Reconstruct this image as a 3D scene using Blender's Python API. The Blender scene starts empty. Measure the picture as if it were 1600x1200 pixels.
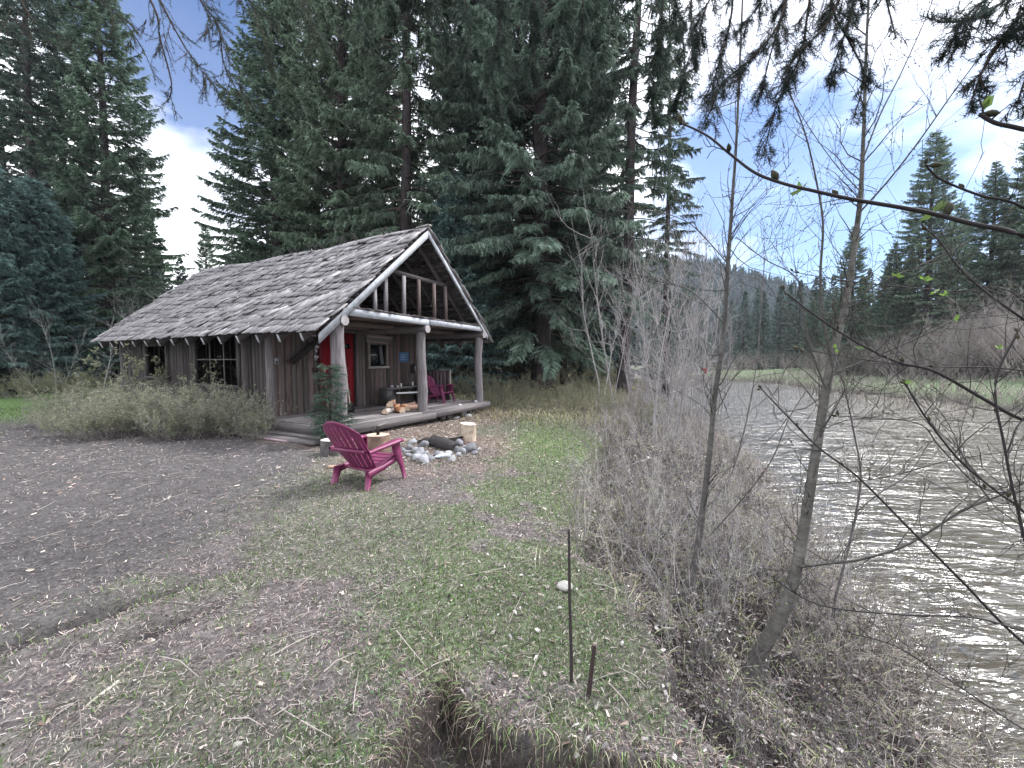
import bpy, math, random
import numpy as np
from mathutils import Vector, Matrix
rad = math.radians
S = bpy.context.scene
COL = S.collection

# ------------------------------------------------------------------ camera
F = 640.0; CAMZ = 1.6; TH = math.atan(37.0 / F)
cam = bpy.data.cameras.new("camera"); cam_o = bpy.data.objects.new("camera", cam); COL.objects.link(cam_o)
cam.sensor_fit = 'HORIZONTAL'; cam.sensor_width = 36.0; cam.lens = 36.0 * F / 1600.0
cam.clip_start = 0.05; cam.clip_end = 3000
cam_o.location = (0, 0, CAMZ); cam_o.rotation_euler = (math.pi / 2 - TH, 0, 0)
S.camera = cam_o

# ------------------------------------------------------------------ light
SUN_EL, SUN_AZ = rad(52), rad(62)          # azimuth measured from +Y towards +X
w = bpy.data.worlds.new("World"); S.world = w; w.use_nodes = True
nt = w.node_tree; nt.nodes.clear()
def N(nt, t, **k):
    n = nt.nodes.new(t)
    for a, b in k.items(): setattr(n, a, b)
    return n
out = N(nt, 'ShaderNodeOutputWorld'); bg = N(nt, 'ShaderNodeBackground')
sky = N(nt, 'ShaderNodeTexSky', sky_type='NISHITA', sun_disc=False, sun_elevation=SUN_EL, sun_rotation=SUN_AZ)
tc = N(nt, 'ShaderNodeTexCoord')
n1 = N(nt, 'ShaderNodeTexNoise'); n1.inputs['Scale'].default_value = 3.2; n1.inputs['Detail'].default_value = 7; n1.inputs['Roughness'].default_value = .55
mp = N(nt, 'ShaderNodeMapping'); mp.inputs['Scale'].default_value = (1, 1, 2.6); mp.inputs['Location'].default_value = (.3, 1.1, .2)
L = nt.links.new
L(tc.outputs['Generated'], mp.inputs['Vector']); L(mp.outputs[0], n1.inputs['Vector'])
def math_n(nt, op, a, b=None, c=None, clamp=False):
    m = N(nt, 'ShaderNodeMath', operation=op, use_clamp=clamp)
    for i, v in enumerate((a, b, c)):
        if v is None: continue
        if isinstance(v, (int, float)): m.inputs[i].default_value = v
        else: nt.links.new(v, m.inputs[i])
    return m.outputs[0]
def dirvec(px, py):
    a, b = (px - 800) / F, (600 - py) / F
    f = Vector((0, math.cos(TH), -math.sin(TH))); u = Vector((0, math.sin(TH), math.cos(TH)))
    return Vector((a, 0, 0)) + u * b + f
gap = None
for (px, py, tight) in ((285, 85, 34.0), (1265, 350, 12.0), (1160, 325, 20.0), (1390, 400, 26.0)):
    d = dirvec(px, py).normalized()
    dp = N(nt, 'ShaderNodeVectorMath', operation='DOT_PRODUCT'); dp.inputs[1].default_value = d
    L(tc.outputs['Generated'], dp.inputs[0])
    g = math_n(nt, 'MULTIPLY_ADD', math_n(nt, 'SUBTRACT', dp.outputs['Value'], 1.0), tight, 1.0)
    g = math_n(nt, 'MAXIMUM', g, 0.0)
    gap = g if gap is None else math_n(nt, 'MAXIMUM', gap, g)
# cloud cover: broken where the gaps are
nn = math_n(nt, 'MULTIPLY_ADD', n1.outputs['Fac'], 2.6, -1.3)
cov = math_n(nt, 'ADD', math_n(nt, 'MULTIPLY_ADD', gap, 2.0, -1.05), nn)
cov = math_n(nt, 'MULTIPLY', math_n(nt, 'ADD', cov, .35, clamp=True), 1.0, clamp=True)
sx_ = N(nt, 'ShaderNodeSeparateXYZ'); L(tc.outputs['Generated'], sx_.inputs[0])
hi_ = N(nt, 'ShaderNodeMapRange'); hi_.inputs['From Min'].default_value = .3; hi_.inputs['From Max'].default_value = .6; hi_.inputs['To Min'].default_value = .9; hi_.inputs['To Max'].default_value = .97
L(sx_.outputs[2], hi_.inputs['Value']); cov = math_n(nt, 'MULTIPLY', cov, hi_.outputs[0])
n2 = N(nt, 'ShaderNodeTexNoise'); n2.inputs['Scale'].default_value = 2.0; n2.inputs['Detail'].default_value = 5
L(mp.outputs[0], n2.inputs['Vector'])
cr = N(nt, 'ShaderNodeValToRGB'); cr.color_ramp.elements[0].position = .30; cr.color_ramp.elements[0].color = (5.2, 5.7, 7.2, 1)
cr.color_ramp.elements[1].position = .62; cr.color_ramp.elements[1].color = (14.0, 14.2, 14.6, 1)
L(n2.outputs['Fac'], cr.inputs['Fac'])
skc = N(nt, 'ShaderNodeMix', data_type='RGBA', blend_type='MULTIPLY'); skc.inputs[0].default_value = 1
L(sky.outputs[0], skc.inputs[6]); skc.inputs[7].default_value = (.40, .56, .80, 1)
mx = N(nt, 'ShaderNodeMix', data_type='RGBA')
L(cov, mx.inputs[0]); L(cr.outputs[0], mx.inputs[6]); L(skc.outputs[2], mx.inputs[7])
L(mx.outputs[2], bg.inputs['Color']); bg.inputs['Strength'].default_value = .095
L(bg.outputs[0], out.inputs['Surface'])
sd = bpy.data.lights.new("sun", 'SUN'); sd.energy = 2.5; sd.angle = rad(14); sd.color = (1, .985, .97)
so = bpy.data.objects.new("sun", sd); COL.objects.link(so)
sdir = Vector((math.sin(SUN_AZ) * math.cos(SUN_EL), math.cos(SUN_AZ) * math.cos(SUN_EL), math.sin(SUN_EL)))
so.rotation_euler = (-sdir).to_track_quat('-Z', 'Y').to_euler(); so.location = (0, 0, 60)
S.view_settings.view_transform = 'Standard'; S.view_settings.look = 'None'
S.view_settings.exposure = 1.25; S.view_settings.gamma = 1
S.render.engine = 'CYCLES'; S.cycles.max_bounces = 5; S.cycles.diffuse_bounces = 3; S.cycles.glossy_bounces = 2
S.cycles.use_denoising = True; S.cycles.sample_clamp_indirect = 4; S.cycles.transparent_max_bounces = 6; S.cycles.caustics_reflective = False; S.cycles.caustics_refractive = False

# ------------------------------------------------------------------ helpers
def at(px, py, Y):
    d = dirvec(px, py); return Vector((0, 0, CAMZ)) + d * (Y / d.y)
def onz(px, py, z=0.0):
    d = dirvec(px, py); return Vector((0, 0, CAMZ)) + d * ((z - CAMZ) / d.z)
def sstep(a, b, x):
    t = np.clip((x - a) / (b - a), 0, 1); return t * t * (3 - 2 * t)
def hsh(i, j, s):
    h = (i.astype(np.int64) * 374761393 + j.astype(np.int64) * 668265263 + s * 1442695041) & 0x7fffffff
    h = ((h ^ (h >> 13)) * 1274126177) & 0x7fffffff
    return ((h ^ (h >> 16)) & 0xffff) / 65535.0
def vn(x, y, sc, s=0):
    x = np.asarray(x, float) * sc; y = np.asarray(y, float) * sc
    i = np.floor(x); j = np.floor(y); u = x - i; v = y - j
    u = u * u * (3 - 2 * u); v = v * v * (3 - 2 * v)
    return ((hsh(i, j, s) * (1 - u) + hsh(i + 1, j, s) * u) * (1 - v) + (hsh(i, j + 1, s) * (1 - u) + hsh(i + 1, j + 1, s) * u) * v)
def fbm(x, y, sc, s=0, o=4):
    r = 0; a = .5; t = 0
    for k in range(o):
        r = r + a * vn(x, y, sc * 2 ** k, s + k * 17); t += a; a *= .55
    return r / t

# bank curves (river on the right)
YT = [-40, 0, 1.5, 3.3, 5, 7, 9, 12, 18, 30, 45, 60, 75, 110]
XT = [-4, .5, .85, .62, .95, 1.35, 1.9, 3.0, 5.4, 9.5, 14, 17, 14, 0]
YW = [-40, 0, 2.8, 3.6, 7.8, 11.8, 18, 39, 55, 66, 75, 110]
XW = [-1, 2.7, 3.45, 3.95, 5.6, 7.1, 8.8, 15.2, 20, 22, 18, 4]
YF = [-40, 10, 23.5, 30, 38, 46, 53, 60, 64, 70, 110]
XF = [27, 27.5, 29, 30.5, 30, 32, 32.5, 31, 29, 26, 16]
WZ = -1.32
GP = np.array([(-.34, 2.03), (-.22, 1.84), (-.08, 1.68), (.2, 1.6), (.6, 1.5), (1.0, 1.35), (1.2, .3), (-.62, .3), (-.56, 1.5)])
def poly_sd(x, y, P):
    d = np.full(np.shape(x), 1e9); ins = np.zeros(np.shape(x), bool); n = len(P)
    for i in range(n):
        a = P[i]; b = P[(i + 1) % n]; e = b - a
        t = np.clip(((x - a[0]) * e[0] + (y - a[1]) * e[1]) / (e @ e), 0, 1)
        d = np.minimum(d, np.hypot(x - a[0] - t * e[0], y - a[1] - t * e[1]))
        c = ((a[1] > y) != (b[1] > y)) & (x < (b[0] - a[0]) * (y - a[1]) / (b[1] - a[1] + 1e-12) + a[0])
        ins ^= c
    return np.where(ins, d, -d)
def bank_t(x, y):
    wob = (fbm(x, y, .9, 5) - .5) * .7 + (fbm(x, y, 3.1, 6, 2) - .5) * .22
    xt = np.interp(y, YT, XT) + wob; xw = np.interp(y, YW, XW)
    return (x - xt) / np.maximum(xw - xt, .5)
def rut_d(x, y): return -(x + 2.87) * .73 + (y - 2.2) * .68 + (fbm(x, y, 2, 43, 2) - .5) * .25
def rut_len(x, y): u = (x + 2.87) * .68 + (y - 2.2) * .73; return sstep(1.3, .6, u) * sstep(-4, -2, u)
def rut(x, y): d = rut_d(x, y); return np.clip(np.exp(-(d / .09) ** 2) + .8 * np.exp(-((d + .42) / .08) ** 2) * sstep(.45, .6, fbm(x, y, 3, 44, 2) + .15), 0, 1) * rut_len(x, y)
def hgt(x, y):
    x = np.asarray(x, float); y = np.asarray(y, float)
    r = np.hypot(x, y)
    h = (fbm(x, y, .35, 1) - .5) * .16 + (fbm(x, y, 1.6, 2) - .5) * .07 + (fbm(x, y, 7, 3, 3) - .5) * .035
    h = h * np.clip(r / 3, .4, 1)
    h = h + .45 * sstep(14, 30, y) * sstep(12, 2, x)
    q = rut(x, y); h = h - .07 * q + q * (fbm(x, y, 11, 41, 3) - .5) * .11 + .025 * np.exp(-((rut_d(x, y) + .2) / .07) ** 2) * rut_len(x, y)
    lip = poly_sd(x + (fbm(x, y, 5, 9, 2) - .5) * .14, y + (fbm(x, y, 5, 10, 2) - .5) * .14, GP)
    near = np.clip(1 - np.abs(lip) / 3, 0, 1)
    h = h - (.22 + .18 * sstep(-.35, .1, x)) * sstep(0, .07, lip) + .03 * np.exp(-(lip / .12) ** 2)
    t = bank_t(x, y); t = np.minimum(t, 1.6)
    prof = .34 * sstep(0, .06, t + (fbm(x, y, 4, 47, 2) - .5) * .1) + .62 * np.clip((t - .03) / .82, 0, 1) + .34 * sstep(.78, 1.0, t) + .9 * sstep(1.0, 1.5, t)
    bump = (fbm(x, y, 2.2, 12) - .5) * .7 * sstep(0, .2, t) * sstep(1.0, .75, t)
    sc2 = sstep(.30, .34, t + (fbm(x, y, 2.3, 48, 3) - .5) * .35); h = h - prof * 1.05 + bump - .16 * sc2 * sstep(1, .8, t)
    xf = np.interp(y, YF, XF) + (fbm(x, y, .25, 14) - .5) * 2.5
    far = -.62 + (fbm(x, y, .12, 15) - .5) * .3 + .05 * np.clip(x - xf - 8, 0, 60)
    fb = np.where(x < xf, -2.4 + 1.1 * sstep(3, 0, xf - x), -1.3 + (far + 1.3) * sstep(0, 1.2, x - xf))
    h = np.where(x > .5 * (np.interp(y, YW, XW) + xf), fb, h)
    e = sstep(70, 84, y) * sstep(-2, 10, x)
    h = h * (1 - e) + e * (-.55 + (fbm(x, y, .1, 16) - .5) * .5)
    return h
def H1(x, y): return float(hgt(np.array([x]), np.array([y]))[0])
def ground(px, py):
    d = dirvec(px, py).normalized(); t = .8
    for k in range(4000):
        p = Vector((0, 0, CAMZ)) + d * t
        if p.z < H1(p.x, p.y): return p
        t += .02 + t * .004
    return p
def gz(x, y, dz=0): return Vector((x, y, H1(x, y) + dz))

def U(v): v = np.asarray(v, float); return v / np.maximum(np.linalg.norm(v, axis=-1, keepdims=True), 1e-9)
class MB:
    def __init__(s): s.V = []; s.Fs = []; s.C = []; s.n = 0
    def add(s, V, Fa, c=(1, 1, 1)):
        V = np.asarray(V, float).reshape(-1, 3); Fa = np.asarray(Fa, np.int64)
        c = np.asarray(c, float)
        if c.ndim == 1: c = np.broadcast_to(c, (len(V), 3))
        s.V.append(V); s.Fs.append(Fa + s.n); s.C.append(c); s.n += len(V)
    def box(s, c, size, R=None, col=(1, 1, 1), taper=1.0):
        a = np.array([(-1, -1, -1), (1, -1, -1), (1, 1, -1), (-1, 1, -1), (-1, -1, 1), (1, -1, 1), (1, 1, 1), (-1, 1, 1)], float) * .5
        a[4:, :2] *= taper
        a = a * np.array(size)
        if R is not None: a = a @ np.array(R.to_3x3()).T
        s.add(a + np.array(c), [(0, 3, 2, 1), (4, 5, 6, 7), (0, 1, 5, 4), (1, 2, 6, 5), (2, 3, 7, 6), (3, 0, 4, 7)], col)
    def beam(s, a, b, wd, ht, col=(1, 1, 1), up=(0, 0, 1)):
        a = np.array(a, float); b = np.array(b, float); d = U(b - a); sd = U(np.cross(d, up)); u = np.cross(sd, d)
        V = [p + sd * i * wd / 2 + u * j * ht / 2 for p in (a, b) for i, j in ((-1, -1), (1, -1), (1, 1), (-1, 1))]
        s.add(V, [(0, 1, 2, 3), (7, 6, 5, 4), (0, 4, 5, 1), (1, 5, 6, 2), (2, 6, 7, 3), (3, 7, 4, 0)], col)
    def tube(s, pts, rr, n=8, col=(1, 1, 1), cap=True, wob=0, rng=None, caps_col=None):
        P = np.array([tuple(p) for p in pts], float); m = len(P)
        rr = np.broadcast_to(np.asarray(rr, float), (m,))
        T = U(np.gradient(P, axis=0)) if m > 2 else U(np.array([P[-1] - P[0]] * m))
        ref = np.array([0, 0, 1.]) if abs(T[0][2]) < .9 else np.array([1., 0, 0])
        X = U(np.cross(T, ref)); Y = np.cross(T, X)
        an = np.arange(n) / n * 2 * math.pi
        k = np.ones((m, n))
        if wob: k = k + (rng or np.random.default_rng(1)).normal(0, wob, (m, n))
        V = P[:, None] + (X[:, None] * np.cos(an)[None, :, None] + Y[:, None] * np.sin(an)[None, :, None]) * (rr[:, None] * k)[..., None]
        i = np.arange(m - 1)[:, None] * n; j = np.arange(n)[None]; j2 = (j + 1) % n
        Q = np.stack([i + j, i + j2, i + n + j2, i + n + j], -1).reshape(-1, 4)
        c = np.asarray(col, float)
        if c.ndim == 2: c = np.repeat(c, n, 0)
        s.add(V.reshape(-1, 3), Q, c)
        if cap:
            cc = caps_col if caps_col is not None else (c if c.ndim == 1 else c[0])
            for e, o in ((0, -1), (m - 1, 1)):
                ring = V[e]; ctr = P[e]
                VV = np.vstack([ring, ctr[None]])
                f = [(k2, (k2 + 1) % n, n) if o > 0 else ((k2 + 1) % n, k2, n) for k2 in range(n)]
                s.add(VV, f, cc)
    def sticks(s, A, B, ra, rb, ca, cb=None, n=3):
        A = np.asarray(A, float); B = np.asarray(B, float); m = len(A)
        if m == 0: return
        T = U(B - A); ref = np.where(np.abs(T[:, 2:3]) < .9, np.array([[0, 0, 1.]]), np.array([[1., 0, 0]]))
        X = U(np.cross(T, ref)); Y = np.cross(T, X)
        ra = np.broadcast_to(ra, (m,))[:, None]; rb = np.broadcast_to(rb, (m,))[:, None]
        ca = np.broadcast_to(ca, (m, 3)); cb = ca if cb is None else np.broadcast_to(cb, (m, 3))
        V = []; C = []
        for P, r, c in ((A, ra, ca), (B, rb, cb)):
            for k in range(n):
                t = k / n * 2 * math.pi
                V.append(P + (X * math.cos(t) + Y * math.sin(t)) * r); C.append(c)
        V = np.stack(V, 1).reshape(-1, 3); C = np.stack(C, 1).reshape(-1, 3)
        b = np.arange(m)[:, None, None] * 2 * n
        q = np.array([(k, (k + 1) % n, n + (k + 1) % n, n + k) for k in range(n)])[None]
        s.add(V, (b + q).reshape(-1, 4), C)
    def blades(s, A, B, Wv, ca, cb=None, tip=0.0, mid=None):
        """flat tapering strips from A to B, half width vector Wv, tip = width fraction at B; mid = optional centre point"""
        A = np.asarray(A, float); B = np.asarray(B, float); Wv = np.asarray(Wv, float); m = len(A)
        if m == 0: return
        ca = np.broadcast_to(ca, (m, 3)); cb = ca if cb is None else np.broadcast_to(cb, (m, 3))
        if mid is not None:
            V = np.stack([A - Wv, A + Wv, mid + Wv, mid - Wv, B], 1).reshape(-1, 3)
            C = np.stack([ca, ca, (ca + cb) / 2, (ca + cb) / 2, cb], 1).reshape(-1, 3)
            b = np.arange(m)[:, None] * 5
            s.add(V, b + np.array([[0, 1, 2, 3]]), C)
            s.Fs.append(b + np.array([[3, 2, 4]]) + (s.n - len(V)))
            return
        if tip <= 0:
            V = np.stack([A - Wv, A + Wv, B], 1).reshape(-1, 3); C = np.stack([ca, ca, cb], 1).reshape(-1, 3)
            s.add(V, np.arange(m)[:, None] * 3 + np.array([[0, 1, 2]]), C)
        else:
            V = np.stack([A - Wv, A + Wv, B + Wv * tip, B - Wv * tip], 1).reshape(-1, 3); C = np.stack([ca, ca, cb, cb], 1).reshape(-1, 3)
            s.add(V, np.arange(m)[:, None] * 4 + np.array([[0, 1, 2, 3]]), C)
    def build(s, name, mat, parent=None, smooth=False, loc=None):
        me = bpy.data.meshes.new(name); V = np.vstack(s.V); C = np.vstack(s.C)
        me.vertices.add(len(V)); me.vertices.foreach_set('co', V.astype(np.float32).ravel())
        li = np.concatenate([f.ravel() for f in s.Fs]); ls = np.concatenate([np.full(len(f), f.shape[1]) for f in s.Fs])
        me.loops.add(len(li)); me.loops.foreach_set('vertex_index', li.astype(np.int32))
        st = np.concatenate([[0], np.cumsum(ls)[:-1]])
        me.polygons.add(len(ls)); me.polygons.foreach_set('loop_start', st.astype(np.int32))
        if smooth: me.polygons.foreach_set('use_smooth', np.ones(len(ls), bool))
        ca = me.attributes.new('col', 'FLOAT_COLOR', 'POINT')
        ca.data.foreach_set('color', np.hstack([C, np.ones((len(C), 1))]).astype(np.float32).ravel())
        me.update(calc_edges=True); me.materials.append(mat)
        o = bpy.data.objects.new(name, me); COL.objects.link(o)
        if parent: o.parent = parent
        if loc is not None: o.location = loc
        return o
def tag(o, label=None, cat=None, group=None, kind=None):
    if label: o['label'] = label
    if cat: o['category'] = cat
    if group: o['group'] = group
    if kind: o['kind'] = kind
    return o
def thing(name, label, cat, loc=(0, 0, 0), rz=0, group=None):
    o = bpy.data.objects.new(name, None); COL.objects.link(o); o.location = loc; o.rotation_euler = (0, 0, rz)
    o.empty_display_size = .1
    return tag(o, label, cat, group)
def dup(root, loc, rz=0, sc=None, label=None, group=None, tilt=None):
    r = root.copy(); COL.objects.link(r); r.location = loc
    r.rotation_euler = (tilt[0], tilt[1], rz) if tilt else (0, 0, rz)
    if sc is not None: r.scale = (sc, sc, sc) if isinstance(sc, (int, float)) else sc
    if label: r['label'] = label
    if group: r['group'] = group
    for ch in list(root.children):
        c = ch.copy(); COL.objects.link(c); c.parent = r
        for g in ch.children:
            d = g.copy(); COL.objects.link(d); d.parent = c
    return r

def mat(name, col=None, rough=.85, ns=None, bump=0, bs=None, spec=.25, metal=0, stretch=(1, 1, 1), ns2=None, sub=0, tint=None):
    """col None = the object's own colour attribute. ns=(scale, amount) value noise; bump strength with noise scale bs"""
    m = bpy.data.materials.new(name); m.use_nodes = True; t = m.node_tree; b = t.nodes['Principled BSDF']
    b.inputs['Roughness'].default_value = rough; b.inputs['Specular IOR Level'].default_value = spec; b.inputs['Metallic'].default_value = metal
    if col is None:
        a = N(t, 'ShaderNodeAttribute', attribute_name='col'); c = a.outputs['Color']
    else:
        a = N(t, 'ShaderNodeRGB'); a.outputs[0].default_value = (*col, 1); c = a.outputs[0]
    tcn = N(t, 'ShaderNodeTexCoord'); mpn = N(t, 'ShaderNodeMapping'); mpn.inputs['Scale'].default_value = stretch
    t.links.new(tcn.outputs['Object'], mpn.inputs['Vector'])
    for q in (ns, ns2):
        if not q: continue
        nz = N(t, 'ShaderNodeTexNoise'); nz.inputs['Scale'].default_value = q[0]; nz.inputs['Detail'].default_value = 5
        nz.inputs['Roughness'].default_value = .65
        t.links.new(mpn.outputs[0], nz.inputs['Vector'])
        f = N(t, 'ShaderNodeMapRange'); f.inputs['From Min'].default_value = .28; f.inputs['From Max'].default_value = .72
        f.inputs['To Min'].default_value = 1 - q[1]; f.inputs['To Max'].default_value = 1 + q[1]
        t.links.new(nz.outputs['Fac'], f.inputs['Value'])
        v = N(t, 'ShaderNodeVectorMath', operation='SCALE'); t.links.new(c, v.inputs[0]); t.links.new(f.outputs[0], v.inputs['Scale']); c = v.outputs[0]
    t.links.new(c, b.inputs['Base Color'])
    if bump:
        nb = N(t, 'ShaderNodeTexNoise'); nb.inputs['Scale'].default_value = bs or 20; nb.inputs['Detail'].default_value = 6
        t.links.new(mpn.outputs[0], nb.inputs['Vector'])
        bp = N(t, 'ShaderNodeBump'); bp.inputs['Strength'].default_value = 1; bp.inputs['Distance'].default_value = bump
        t.links.new(nb.outputs['Fac'], bp.inputs['Height']); t.links.new(bp.outputs[0], b.inputs['Normal'])
    return m
M_ground = mat('ground_soil', None, .95, (45, .5), .014, 60, ns2=(7, .28), spec=.1)
M_blade = mat('grass_blade', None, .7, spec=.2)
M_litter = mat('dry_litter', None, .8, spec=.2)
M_twig = mat('bare_twig', None, .75, spec=.25)
M_needle = mat('spruce_needles', None, .62, spec=.3)
M_bark = mat('spruce_bark', None, .95, (9, .45), .03, 14, stretch=(1, 1, .35), spec=.1)
M_alder = mat('alder_bark', None, .7, (30, .45), .003, 50, stretch=(.5, .5, 1.6), spec=.3, ns2=(5, .3))
M_wood = mat('weathered_wood', None, .88, (30, .45), .004, 55, stretch=(1, 1, .07), ns2=(3, .22), spec=.15)
M_woodh = mat('weathered_wood_lengthwise', None, .88, (30, .32), .004, 55, stretch=(.08, 1, 1), ns2=(3, .22), spec=.15)
M_woody = mat('weathered_wood_crosswise', None, .88, (30, .32), .004, 55, stretch=(1, .08, 1), ns2=(3, .22), spec=.15)
M_shake = mat('cedar_shake', None, .9, (26, .5), .004, 50, stretch=(.6, 5, .6), ns2=(2.2, .2), spec=.15)
M_paint = mat('weathered_pale_paint', (.37, .385, .42), .8, (10, .28), .002, 40, ns2=(50, .25), spec=.15)
M_red = mat('old_red_paint', (.20, .008, .016), .7, (18, .25), .002, 50, stretch=(1, 1, .2), spec=.2)
M_plastic = mat('magenta_plastic', (.175, .03, .088), .45, (9, .2), .0006, 300, spec=.4, ns2=(60, .08))
M_glass = mat('dark_window_glass', (.012, .016, .018), .12, spec=.5)
M_rock = mat('grey_stone', None, .85, (16, .28), .006, 30, spec=.2, ns2=(60, .15))
M_char = mat('charred_wood', (.03, .027, .028), .75, (22, .5), .012, 26, spec=.35)
M_iron = mat('dark_rusty_iron', (.03, .024, .022), .6, (20, .4), .002, 60, metal=.5)
M_white = mat('white_enamel', (.72, .73, .74), .4, (20, .05))
M_col = mat('plain_painted', None, .6, (30, .12))
M_endgrain = mat('cut_log_face', None, .85, (24, .25), .003, 60, spec=.15)
M_leaf = mat('young_leaf', None, .55, (30, .15), spec=.35)
M_cloth = mat('fabric_strip', (.25, .06, .045), .9)

def translucent(m, f):
    t = m.node_tree; b = t.nodes['Principled BSDF']; o = [n for n in t.nodes if n.type == 'OUTPUT_MATERIAL'][0]
    tr = N(t, 'ShaderNodeBsdfTranslucent'); mx = N(t, 'ShaderNodeMixShader'); mx.inputs[0].default_value = f
    src = b.inputs['Base Color'].links[0].from_socket; sc = N(t, 'ShaderNodeVectorMath', operation='SCALE'); sc.inputs['Scale'].default_value = 1.15
    t.links.new(src, sc.inputs[0]); t.links.new(sc.outputs[0], tr.inputs['Color'])
    t.links.new(b.outputs[0], mx.inputs[1]); t.links.new(tr.outputs[0], mx.inputs[2]); t.links.new(mx.outputs[0], o.inputs['Surface'])
for m_ in (M_needle, M_blade, M_leaf): translucent(m_, .45)
rng = np.random.default_rng(11)

# ------------------------------------------------------------------ terrain
def axis(lo, hi, d0, r0, g, far_step):
    pos = [0.0]
    while pos[-1] < max(abs(lo), hi):
        a = pos[-1]; pos.append(a + min(far_step, d0 + max(0, a - r0) * g))
    pos = np.array(pos); return np.concatenate([-pos[(pos <= -lo) & (pos > 0)][::-1], pos[pos <= hi]])
gx = axis(-260, 300, .03, 2.2, .028, 8.0)
gy = axis(-60, 520, .03, 4.0, .022, 8.0)
GX, GY = np.meshgrid(gx, gy); GZ = hgt(GX, GY)
GZ = GZ + (rng.random(GZ.shape) - .5) * .012 * (np.hypot(GX, GY) < 8)
CAB_A = np.array([-3.47, 8.2]); CAB_X = np.array([.471, .882]); CAB_Y = np.array([-.882, .471])
def cab_xy(x, y):
    rx = x - CAB_A[0]; ry = y - CAB_A[1]; return rx * CAB_X[0] + ry * CAB_X[1], rx * CAB_Y[0] + ry * CAB_Y[1]
FIRE = np.array([-1.42, 7.55])
def zones(x, y):
    """fractions: lawn, dirt, chips, bank"""
    t = bank_t(x, y); bank = sstep(-.03, .06, t)
    n = fbm(x, y, .8, 31); n2 = fbm(x, y, 2.6, 33); n3 = fbm(x, y, 8, 37, 2)
    xd = np.interp(y, [0, 2, 3.2, 5, 6.5, 8.5, 11], [-3.4, -2.9, -2.5, -2.7, -3.1, -2.6, -7.5]) + (n - .5) * 1.6 + (n2 - .5) * .5
    dirt = sstep(.8, -.7, x - xd + (fbm(x, y, 5, 61, 2) - .5) * .8) * sstep(-16, -11, x) * sstep(12.2, 10, y + (n - .5) * 2)
    fr = np.hypot(x - FIRE[0], (y - FIRE[1]) * 1.0)
    chips = sstep(2.3, 1.1, fr + (n2 - .5) * 1.4)
    cx, cy = cab_xy(x, y)
    chips = np.maximum(chips, sstep(-2.3, -.9, cy + (n2 - .5)) * sstep(2.7, 1.8, cy) * sstep(-1.2, -.3, cx) * sstep(6.5, 5.6, cx))
    lawn = sstep(.43, .56, n * .55 + n2 * .3 + n3 * .15 + .06 * sstep(3, 7, y) + .04) * (1 - bank)
    path = sstep(.9, .4, np.abs(x - np.interp(y, [2, 5, 9], [-.1, .0, .95])))
    lawn = np.clip(lawn * (.55 + .6 * path), 0, 1) * (1 - dirt) * (1 - chips * .9)
    lawn = np.maximum(lawn, sstep(1.5, .5, np.hypot((x - 1.0) * 1.0, (y - 8.1) * .6)) * (1 - bank))
    far = sstep(10.5, 12, y) * sstep(-10, -12, x)
    lawn = np.maximum(lawn, far * .9)
    mead = (x > np.interp(y, YF, XF) + .6) & (y > 5)
    lawn = np.where(mead, .75, lawn) * np.where((y > 13) & (~mead) & (x > -10), .35, 1)
    return lawn, dirt * (1 - bank), chips * (1 - bank), bank * (~mead)
lw, di, ch, bk = zones(GX, GY)
base = np.array([.148, .131, .132])
cg = np.zeros(GX.shape + (3,)) + base * .85
def mixc(c, f, k): return c * (1 - f[..., None]) + np.array(k) * f[..., None]
cg = mixc(cg, di * .9, (.080, .075, .077)); cg = mixc(cg, ch * .85, (.19, .145, .125))
cg = mixc(cg, lw * .75, (.105, .135, .072)); cg = mixc(cg, sstep(-9, -12, GX) * sstep(10, 12, GY) * sstep(30, 20, GY) * .9, (.10, .17, .055)); cg = mixc(cg, sstep(1.5, .5, np.hypot((GX - 1.0), (GY - 8.1) * .6)) * .6, (.11, .17, .06)); cg = mixc(cg, bk * .88, (.050, .043, .042))
cg = mixc(cg, np.clip(rut(GX, GY) * 1.3, 0, 1) * .9, (.045, .04, .042)); rr_ = np.hypot(GX - FIRE[0], GY - FIRE[1] + .5); cg = mixc(cg, sstep(1.5, .5, rr_) * .6, (.06, .056, .06))
mead = sstep(0.5, 1.8, GX - np.interp(GY, YF, XF)) * (GY > 0) * (GY < 75)
cg = mixc(cg, mead * sstep(.3, .5, fbm(GX, GY, .15, 51)), (.10, .135, .075))
lipd = poly_sd(GX, GY, GP); cg = mixc(cg, sstep(-.02, .03, lipd) * sstep(.14, .08, lipd), (.06, .05, .046)); cg = mixc(cg, sstep(.12, .2, lipd) * .9, (.15, .12, .11))
ny, nx = GX.shape
ii = np.arange(ny - 1)[:, None] * nx + np.arange(nx - 1)[None]
g = MB(); g.add(np.stack([GX, GY, GZ], -1).reshape(-1, 3), np.stack([ii, ii + 1, ii + nx + 1, ii + nx], -1).reshape(-1, 4), cg.reshape(-1, 3))
tag(g.build('ground', M_ground, smooth=True), 'trampled soil and turf of the clearing sloping to the river', kind='structure')

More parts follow.
